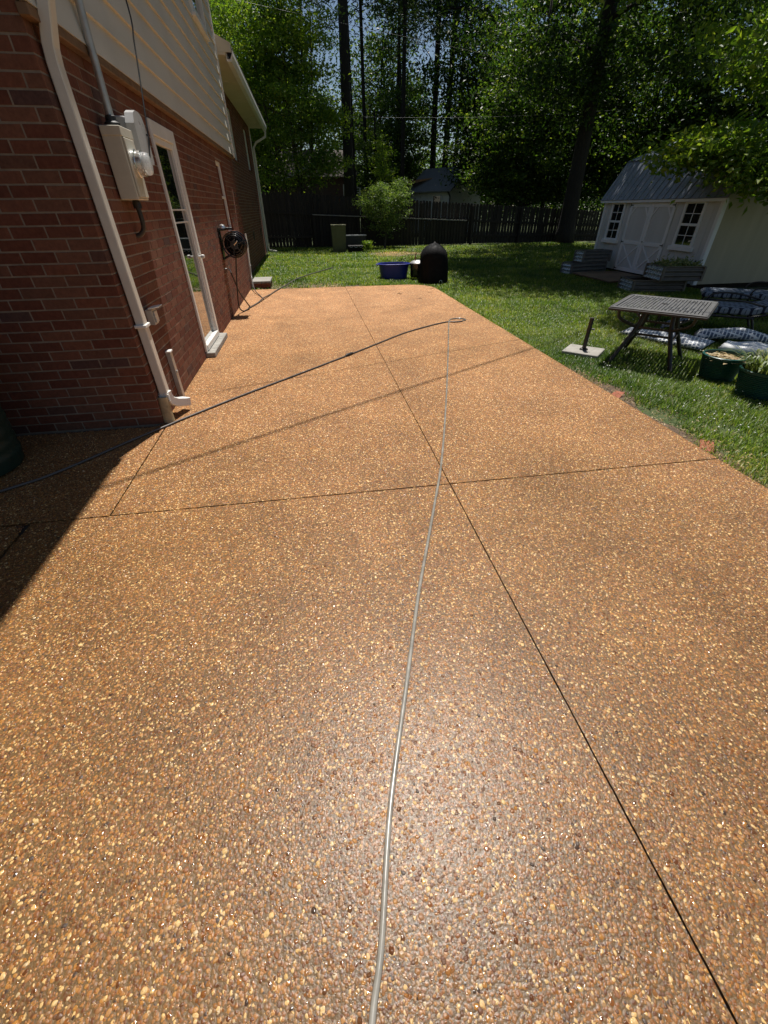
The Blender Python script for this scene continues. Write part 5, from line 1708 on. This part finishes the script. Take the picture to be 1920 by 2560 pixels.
MB().tube([(0.05, -0.33, 2.2), (0.05, -0.14, 2.02), (0.045, -0.05, 1.9), (0.045, -0.05, 0.1)], 0.04, 8).build('downspout', 'black', nh, local=True)
wo = MB().box(-1.35, -0.65, -0.04, -0.0125, 1.25, 2.05).build('window', 'white', nh, local=True)
MB().box(-1.28, -0.72, -0.052, -0.041, 1.32, 1.98).build('pane', 'glass', wo, local=True)

lum = thing('lumber_canopy', 'sunlit orange wooden slat canopy edge behind the grey house', 'canopy', (7.6, 34.5, 2.4))
for k in range(6):
    MB().bar((6.9, 34.2 + k * 0.2, 2.62 + 0.02 * k), (9.0, 34.3 + k * 0.2, 3.0 + 0.02 * k), 0.17, 0.06).build('slat', 'orangewood', lum)
for xx in (7.2, 8.7):
    MB().box(xx, xx + 0.1, 34.6, 34.7, -0.05, 2.62).build('post', 'orangewood', lum)

dh = thing('brown_neighbour_house', 'dark brown house half hidden by trees behind the left fence', 'house', (0.8, 35.0, 0))
MB().box(-3.5, 3.4, 35.0, 40.0, -0.05, 3.2).build('wall', 'nbrdark', dh)
rr_ = MB()
rr_.poly([(-3.9, 34.6, 3.05), (3.8, 34.6, 3.05), (3.8, 37.5, 4.6), (-3.9, 37.5, 4.6), (-3.9, 40.4, 3.05), (3.8, 40.4, 3.05)], [(0, 1, 2, 3), (3, 2, 5, 4)])
r3 = rr_.build('roof', 'roofbrown', dh)
sm_ = r3.modifiers.new('thick', 'SOLIDIFY'); sm_.thickness = 0.08
MB().bar((-1.4, 34.3, 2.75), (1.1, 34.3, 3.75), 0.08, 0.09).build('rake_board', 'white', dh)
dk = thing('deck_railing', 'small white deck railing seen over the fence left of the leafy shrub', 'railing', (3.1, 33.6, 0))
for xx, tp in ((2.66, 2.62), (3.70, 2.45)):
    MB().box(xx, xx + 0.14 if xx < 3 else xx + 0.07, 33.5, 33.6, -0.05, tp).build('post', 'white', dk)
for k in range(4):
    MB().bar((2.81, 33.55, 2.08 + 0.12 * k), (3.69, 33.55, 2.08 + 0.12 * k), 0.035, 0.035).build('rail', 'white', dk)
MB().box(2.4, 4.2, 33.4, 34.6, 1.75, 1.9).build('deck', 'redbrickpiece', dk)

# ------------------------------------------------------------------ overhead wires
def catenary(a, b, sag, n=24):
    a, b = Vector(a), Vector(b)
    return [a + (b - a) * t - Vector((0, 0, sag * 4 * t * (1 - t))) for t in np.linspace(0, 1, n)]
for a, b, sag, r_, lab in (((WX + 0.12, 4.15, 6.15), (21.0, 18.4, 9.4), 0.25, 0.013, 'service wire from the house mast high over the patio, marked by its thin shadow'),
                           ((WX + 0.1, 5.40, 4.75), (20.5, 14.2, 9.9), 0.15, 0.0055, 'thin phone wire over the patio, marked by the fainter shadow line'),
                           ((-8.0, 20.5, 7.5), (30.0, 27.0, 4.9), 0.1, 0.0045, 'upper pale wire crossing in front of the trees'),
                           ((-9.0, 24.0, 5.1), (24.0, 24.5, 5.9), 0.9, 0.004, 'lower sagging pale wire crossing in front of the trees')):
    o = MB().tube(catenary(a, b, sag), r_, 6).build('utility_wire', 'wire', smooth=True)
    tag(o, lab, 'wire', 'overhead wires')

# ------------------------------------------------------------------ trees
def clump_points(ells, n, nclump, spread, bias=0.45, zmin=None):
    """leaf centres gathered in clumps inside a set of ellipsoids (cx,cy,cz,rx,ry,rz,weight)"""
    w = np.array([e[6] for e in ells], float); w /= w.sum()
    pick = rng.choice(len(ells), nclump, p=w)
    E = np.array([e[:6] for e in ells])[pick]
    d = rng.normal(0, 1, (nclump, 3)); d /= np.linalg.norm(d, axis=1)[:, None]
    r = rng.random(nclump) ** bias
    C = E[:, :3] + d * r[:, None] * E[:, 3:6]
    cs = rng.uniform(0.5, 1.4, nclump) * spread
    wt = cs ** 2; wt /= wt.sum()
    k = rng.choice(nclump, n, p=wt)
    P = C[k] + rng.normal(0, 1, (n, 3)) * cs[k][:, None] * np.array([1.15, 1.15, 0.40])
    if zmin is not None:
        P = P[P[:, 2] > zmin]
    return P, C

def trunk_mb(path, r0, r1, seg=12, lumps=0.06):
    q = spline(path, 6)
    n = len(q)
    rad = [r0 + (r1 - r0) * (i / (n - 1)) ** 0.8 for i in range(n)]
    rad[0] *= 1.35
    if n > 1:
        rad[1] *= 1.12
    mb = MB().tube(q, rad, seg)
    return mb

def limbs(mb, start_path, targets, r0):
    q = spline(start_path, 6)
    for t in targets:
        t = Vector(t)
        cand = [p for p in q if p.z < t.z - 0.2] or q[:1]
        s = min(cand[-max(1, len(cand) * 2 // 3):], key=lambda p: (p - t).length)
        mid = (s + t) / 2 + Vector((random.uniform(-0.2, 0.2), random.uniform(-0.2, 0.2), random.uniform(0.0, 0.3))) * (t - s).length * 0.4
        mb.tube(spline([s, mid, t], 5), [r0 * (1 - 0.85 * i / 10) for i in range(11)], 6)

def tree(name, label, loc, path, r0, r1, ells, n, nclump, spread, leaf, mat, group, nlimb=10, bark='bark', droop=0.2, extra_stems=(), cat='tree', asp=0.45, zmin=None, limb_r=0.3, up=0.6):
    t = thing(name, label, cat, loc, 0.0, group)
    mb = trunk_mb(path, r0, r1)
    for st__ in extra_stems:
        mb.tube(spline(st__[0], 6), [st__[1] * (1 - 0.75 * i / (6 * (len(st__[0]) - 1))) for i in range(6 * (len(st__[0]) - 1) + 1)], 8)
    P, C = clump_points(ells, n, nclump, spread, zmin=zmin)
    if nlimb:
        idx_ = rng.choice(len(C), min(nlimb, len(C)), replace=False)
        limbs(mb, path, [tuple(C[i]) for i in idx_], r0 * limb_r)
    mb.build('trunk', bark, t, local=True, smooth=True)
    V, F = leaf_quads(P, np.full(len(P), leaf), up, asp, droop)
    raw_mesh('crown', V, F, mat, t)
    return t

# multi-stemmed tree behind the far wing of the house
tree('multi_stem_tree', 'bright green multi-stemmed tree rising behind the far end of the house', (-0.2, 24.0, -0.03),
     [(0, 0, 0), (0.1, 0.1, 2.5), (0.0, 0.2, 5.5), (0.2, 0.2, 8.5)], 0.12, 0.04,
     [(-0.9, 0, 6.2, 2.4, 2.2, 3.2, 3), (1.2, -0.2, 4.3, 1.7, 1.5, 0.8, 1.1), (0.35, 0, 7.0, 1.5, 1.6, 2.2, 1.5), (-1.8, 0.3, 3.6, 1.2, 1.2, 1.6, 0.8), (0.2, -0.5, 2.9, 2.4, 1.0, 0.7, 0.6)],
     40000, 230, 0.34, 0.14, 'leaf_bright', 'trees beyond the back fence', 26, 'stem', 0.3,
     [([(0.2, 0, 0), (0.7, 0.1, 2.5), (1.0, 0, 5.0), (1.2, 0, 7.5)], 0.085), ([(-0.2, 0, 0), (-0.5, 0, 2.5), (-1.0, 0.1, 5.0), (-1.3, 0, 8.0)], 0.085), ([(0.1, 0.2, 0), (0.3, 0.4, 3.0), (0.7, 0.5, 6.0), (0.9, 0.4, 8.5)], 0.07), ([(-0.3, 0.1, 0), (-1.0, 0.2, 2.2), (-1.9, 0.2, 4.4), (-2.3, 0.1, 6.5)], 0.06), ([(0.3, -0.1, 0), (1.0, -0.1, 1.8), (2.0, -0.2, 3.6)], 0.05)])

# leafy shrub in front of the fence, and a sapling behind it
tree('leafy_shrub', 'rounded light green leafy shrub in front of the back fence', (3.35, 21.1, -0.03), [(0, 0, 0), (0.05, 0, 0.7), (0.0, 0, 1.5)], 0.045, 0.02,
     [(0, 0, 1.55, 1.05, 0.8, 0.75, 3), (-0.35, 0, 1.75, 0.75, 0.6, 0.5, 1), (0.6, 0, 1.85, 0.6, 0.6, 0.5, 1), (0.05, -0.1, 0.8, 0.65, 0.5, 0.5, 0.8)], 9500, 170, 0.12, 0.085, 'leaf_shrub', 'shrubs by the fence', 14, 'stem', 0.2, cat='shrub')
tree('sapling', 'slender yellow-green sapling sticking up above the leafy shrub', (4.0, 25.2, -0.03), [(0, 0, 0), (0.05, 0, 1.8), (-0.1, 0, 4.2)], 0.05, 0.015,
     [(0, 0, 2.6, 0.6, 0.6, 0.9, 1), (-0.1, 0, 3.6, 0.35, 0.35, 0.9, 1), (0.3, 0, 2.2, 0.6, 0.5, 0.5, 0.8)], 2300, 44, 0.16, 0.11, 'leaf_bright', 'shrubs by the fence', 10, 'stem', 0.2)
tree('garden_plant', 'small bright leafy plant beside the black crate', (2.35, 19.35, -0.03), [(0, 0, 0), (0.02, 0, 0.2), (0, 0, 0.4)], 0.012, 0.004,
     [(0, 0, 0.25, 0.2, 0.2, 0.2, 1)], 620, 26, 0.06, 0.075, 'leaf_bright', 'shrubs by the fence', 6, 'stem', 0.0, cat='plant')

# the tall pine in the middle and other bare trunks
def pine(loc, r, h, label, lean=(0, 0), z0=9.0, n=5200):
    tree('pine_tree', label, loc, [(0, 0, 0), (lean[0] * 0.4, lean[1] * 0.4, h * 0.4), (lean[0], lean[1], h)], r, r * 0.45,
         [(lean[0], lean[1], z0 + (h - z0) * 0.55, 2.6, 2.6, (h - z0) * 0.55, 1)], n, 90, 0.5, 0.34, 'needle', 'pines beyond the fence', 16, 'bark', 0.1, asp=0.16, limb_r=0.2, up=0.2)
pine((2.35, 26.3, -0.03), 0.29, 19.0, 'tall straight dark pine trunk in the centre, behind the fence', (0.25, 0.1), 8.2)
pine((5.9, 30.5, -0.03), 0.14, 18.0, 'slim dark pine trunk right of the central tall pine', (0.1, 0.1), 7.2)
pine((9.3, 36.8, -0.03), 0.25, 20.0, 'thick pine trunk, first of the pair left of the dark grove', (-0.1, 0), 8.6)
pine((10.5, 38.2, -0.03), 0.26, 20.0, 'thick pine trunk, second of the pair left of the dark grove', (0.25, 0), 9.0)
pine((7.3, 40.0, -0.03), 0.17, 20.0, 'distant pine trunk seen against the sky gap between two nearer pines', (0.2, 0), 10.0)
pine((0.9, 38.0, -0.03), 0.16, 20.0, 'distant pine trunk showing behind the bright multi-stemmed tree', (0.2, 0), 10.0)
pine((4.5, 36.0, -0.03), 0.15, 21.0, 'far thin pine trunk low in the gap right of the central pine', (-0.2, 0), 11.0)

pine((6.9, 36.5, -0.03), 0.13, 19.0, 'thin dark trunk just left of the thick pine pair', (0.3, 0), 9.0)
pine((3.4, 33.0, -0.03), 0.12, 18.0, 'thin dark trunk close right of the central tall pine', (-0.2, 0), 9.0)
pine((11.2, 38.0, -0.03), 0.18, 20.0, 'dark trunk half hidden by leaves right of the pine pair', (0.3, 0), 9.0)

# broad-leaved background trees, three crown shapes shared by all
def crown_mesh(seed, ells, n, ncl, spread, leaf, mat):
    P, C = clump_points(ells, n, ncl, spread)
    V, F = leaf_quads(P, np.full(len(P), leaf), 0.6, 0.5, 0.2)
    o = raw_mesh('crown', V, F, mat)
    me = o.data
    bpy.data.objects.remove(o)
    return me, C
CR = [crown_mesh(1, [(0, 0, 6.0, 3.0, 3.0, 3.6, 3), (1.5, 0.4, 4.0, 2.0, 2.0, 1.8, 1.2), (-1.6, -0.3, 3.4, 1.8, 1.8, 1.6, 1.2)], 24000, 170, 0.44, 0.20, 'leaf_dark'),
      crown_mesh(2, [(0, 0, 5.0, 2.6, 2.6, 3.4, 3), (1.2, -0.5, 3.0, 1.8, 1.6, 1.8, 1.5), (-1.2, 0.5, 2.4, 1.8, 1.8, 1.6, 1.4)], 24000, 170, 0.40, 0.18, 'leaf_mid'),
      crown_mesh(3, [(0, 0, 8.5, 3.8, 3.8, 3.2, 3), (1.6, 0, 5.6, 2.2, 2.2, 1.8, 1), (-1.6, 0, 6.0, 2.0, 2.0, 1.8, 1)], 15000, 110, 0.5, 0.2, 'leaf_dark')]
def big_tree(k, loc, s, rz, label, h=9.0, r=0.16, flip=1):
    t = thing('broadleaf_tree', label, 'tree', loc, 0.0, 'trees beyond the back fence')
    c = bpy.data.objects.new('crown', CR[k][0])
    COL.objects.link(c); c.parent = t
    c.scale = (s, s * flip, s); c.rotation_euler = (0, 0, rz)
    path = [(0, 0, 0), (random.uniform(-.2, .2), 0, h * 0.35 * s), (random.uniform(-.4, .4), 0, h * s)]
    mb = trunk_mb(path, r, r * 0.3)
    M3 = Matrix.Rotation(rz, 3, 'Z') @ Matrix.Diagonal((s, s * flip, s))
    idx_ = rng.choice(len(CR[k][1]), 20, replace=False)
    limbs(mb, path, [tuple(M3 @ Vector(CR[k][1][i])) for i in idx_], r * 0.35)
    mb.build('trunk', 'bark', t, local=True, smooth=True)
    return t
BT = [(1, (-5.0, 27.0), 1.05, 0.3, 'dark leafy tree farthest to the left, mostly behind the house'),
      (0, (-3.2, 31.5), 1.1, 1.4, 'leafy tree showing behind the left side of the bright multi-stemmed tree'),
      (1, (5.0, 35.0), 0.70, 2.2, 'low leafy tree behind the fence between the central pine and the grey house'),
      (0, (11.9, 30.6), 0.95, 3.0, 'dark leafy tree overhanging the grey house roof'),
      (1, (11.6, 26.4), 1.0, 4.1, 'dense leafy tree behind the dark fence corner, right of the grey house'),
      (0, (14.3, 29.0), 1.15, 5.2, 'dense dark tree just behind the leaning big trunk'),
      (1, (17.5, 25.8), 1.1, 0.8, 'leafy tree behind the left end of the shed roof'),
      (0, (21.0, 24.0), 1.15, 2.6, 'leafy tree behind the middle of the shed roof'),
      (1, (24.5, 20.5), 1.2, 3.7, 'leafy tree behind the far right of the shed'),
      (2, (6.6, 44.0), 1.2, 2.9, 'far leafy crown between the central pine and the pair of pines'),
      (1, (7.2, 38.5), 1.0, 5.1, 'mid-distance leafy tree above the grey house roof'),
      (2, (11.5, 34.0), 1.1, 4.6, 'tall leafy crown behind the pair of pine trunks'),
      (2, (18.5, 33.0), 1.2, 1.1, 'tall leafy crown high above the shed roof'),
      (2, (-1.2, 41.0), 1.0, 2.0, 'tall far crown at the top left beyond the house eave')]
for k, (x, y), s, rz, lab in BT:
    big_tree(k, (x, y, -0.03), s, rz, lab)

# the big dark trunk left of the shed, its canopy shading the right of the yard
tree('shade_tree', 'big dark tree trunk rising just left of the shed', (11.95, 21.6, -0.03),
     [(0, 0, 0), (0.0, 0.05, 3.0), (-0.05, 0.1, 7.0), (0.3, 0.2, 13.0)], 0.37, 0.2,
     [(-2.5, -3.0, 9.5, 4.0, 3.6, 1.8, 2.2), (0.5, 0, 12.5, 4.5, 4.5, 2.6, 2), (-4.5, -5.5, 8.6, 2.8, 2.6, 1.4, 1.5), (-5.0, -2.5, 10.0, 2.6, 2.4, 1.6, 1.0), (-5.7, -5.2, 9.2, 2.2, 2.4, 1.0, 1.6), (-5.3, -8.4, 8.8, 1.7, 1.9, 0.8, 1.2), (-3.4, -9.0, 8.4, 2.2, 2.0, 0.8, 1.3), (-1.5, 0.0, 5.6, 2.8, 2.0, 1.6, 1.2), (2.0, -2.5, 6.6, 2.6, 2.4, 1.8, 1.0)],
     62000, 380, 0.46, 0.19, 'leaf_dark', 'trees shading the yard', 22, 'bark', 0.2)

# the tree out of frame on the right whose branches hang over the shed
tree('overhanging_tree', 'bright leafy branches hanging over the shed from the right edge', (11.2, 5.2, -0.03),
     [(0, 0, 0), (-0.2, 0.2, 2.5), (-0.6, 0.8, 5.0), (-1.2, 1.6, 8.0)], 0.22, 0.10,
     [(-2.7, 3.3, 3.3, 1.1, 1.3, 0.45, 1.2), (-3.5, 3.7, 2.25, 1.0, 1.0, 0.26, 1.1), (-2.9, 2.5, 1.80, 0.9, 0.8, 0.28, 0.8), (-2.0, 4.6, 4.2, 1.6, 1.6, 0.5, 0.8), (-3.4, 5.4, 5.0, 2.0, 1.8, 0.6, 0.7), (-0.2, 1.6, 7.2, 2.0, 2.0, 1.2, 0.7), (-4.6, 7.0, 8.0, 2.2, 2.4, 1.0, 1.3), (-4.6, 2.4, 6.4, 1.6, 1.6, 0.7, 2.6), (-3.2, 1.6, 6.2, 1.6, 1.4, 0.7, 2.2)],
     46000, 380, 0.24, 0.13, 'leaf_bright', 'trees shading the yard', 34, 'bark', 0.35, asp=0.48, limb_r=0.16)

# far woods closing the view
n = 120000
ang_ = rng.uniform(R(-40), R(66), n)
dist_ = rng.uniform(48, 66, n)
cl_ = np.stack([np.sin(ang_) * dist_, np.cos(ang_) * dist_, np.abs(rng.normal(0, 1, n)) * 3.4 + rng.uniform(0, 2, n)], 1)
cl_[:, 2] *= 0.55 + 0.65 * vnoise(ang_ * 20, dist_ * 0.1, 1.0, 31)
V, F = leaf_quads(cl_, np.full(n, 0.34), 0.4, 0.6, 0.1)
raw_mesh('far_woods', V, F, 'leaf_dark', label='dark far woods closing the view behind the neighbours', kind='stuff')
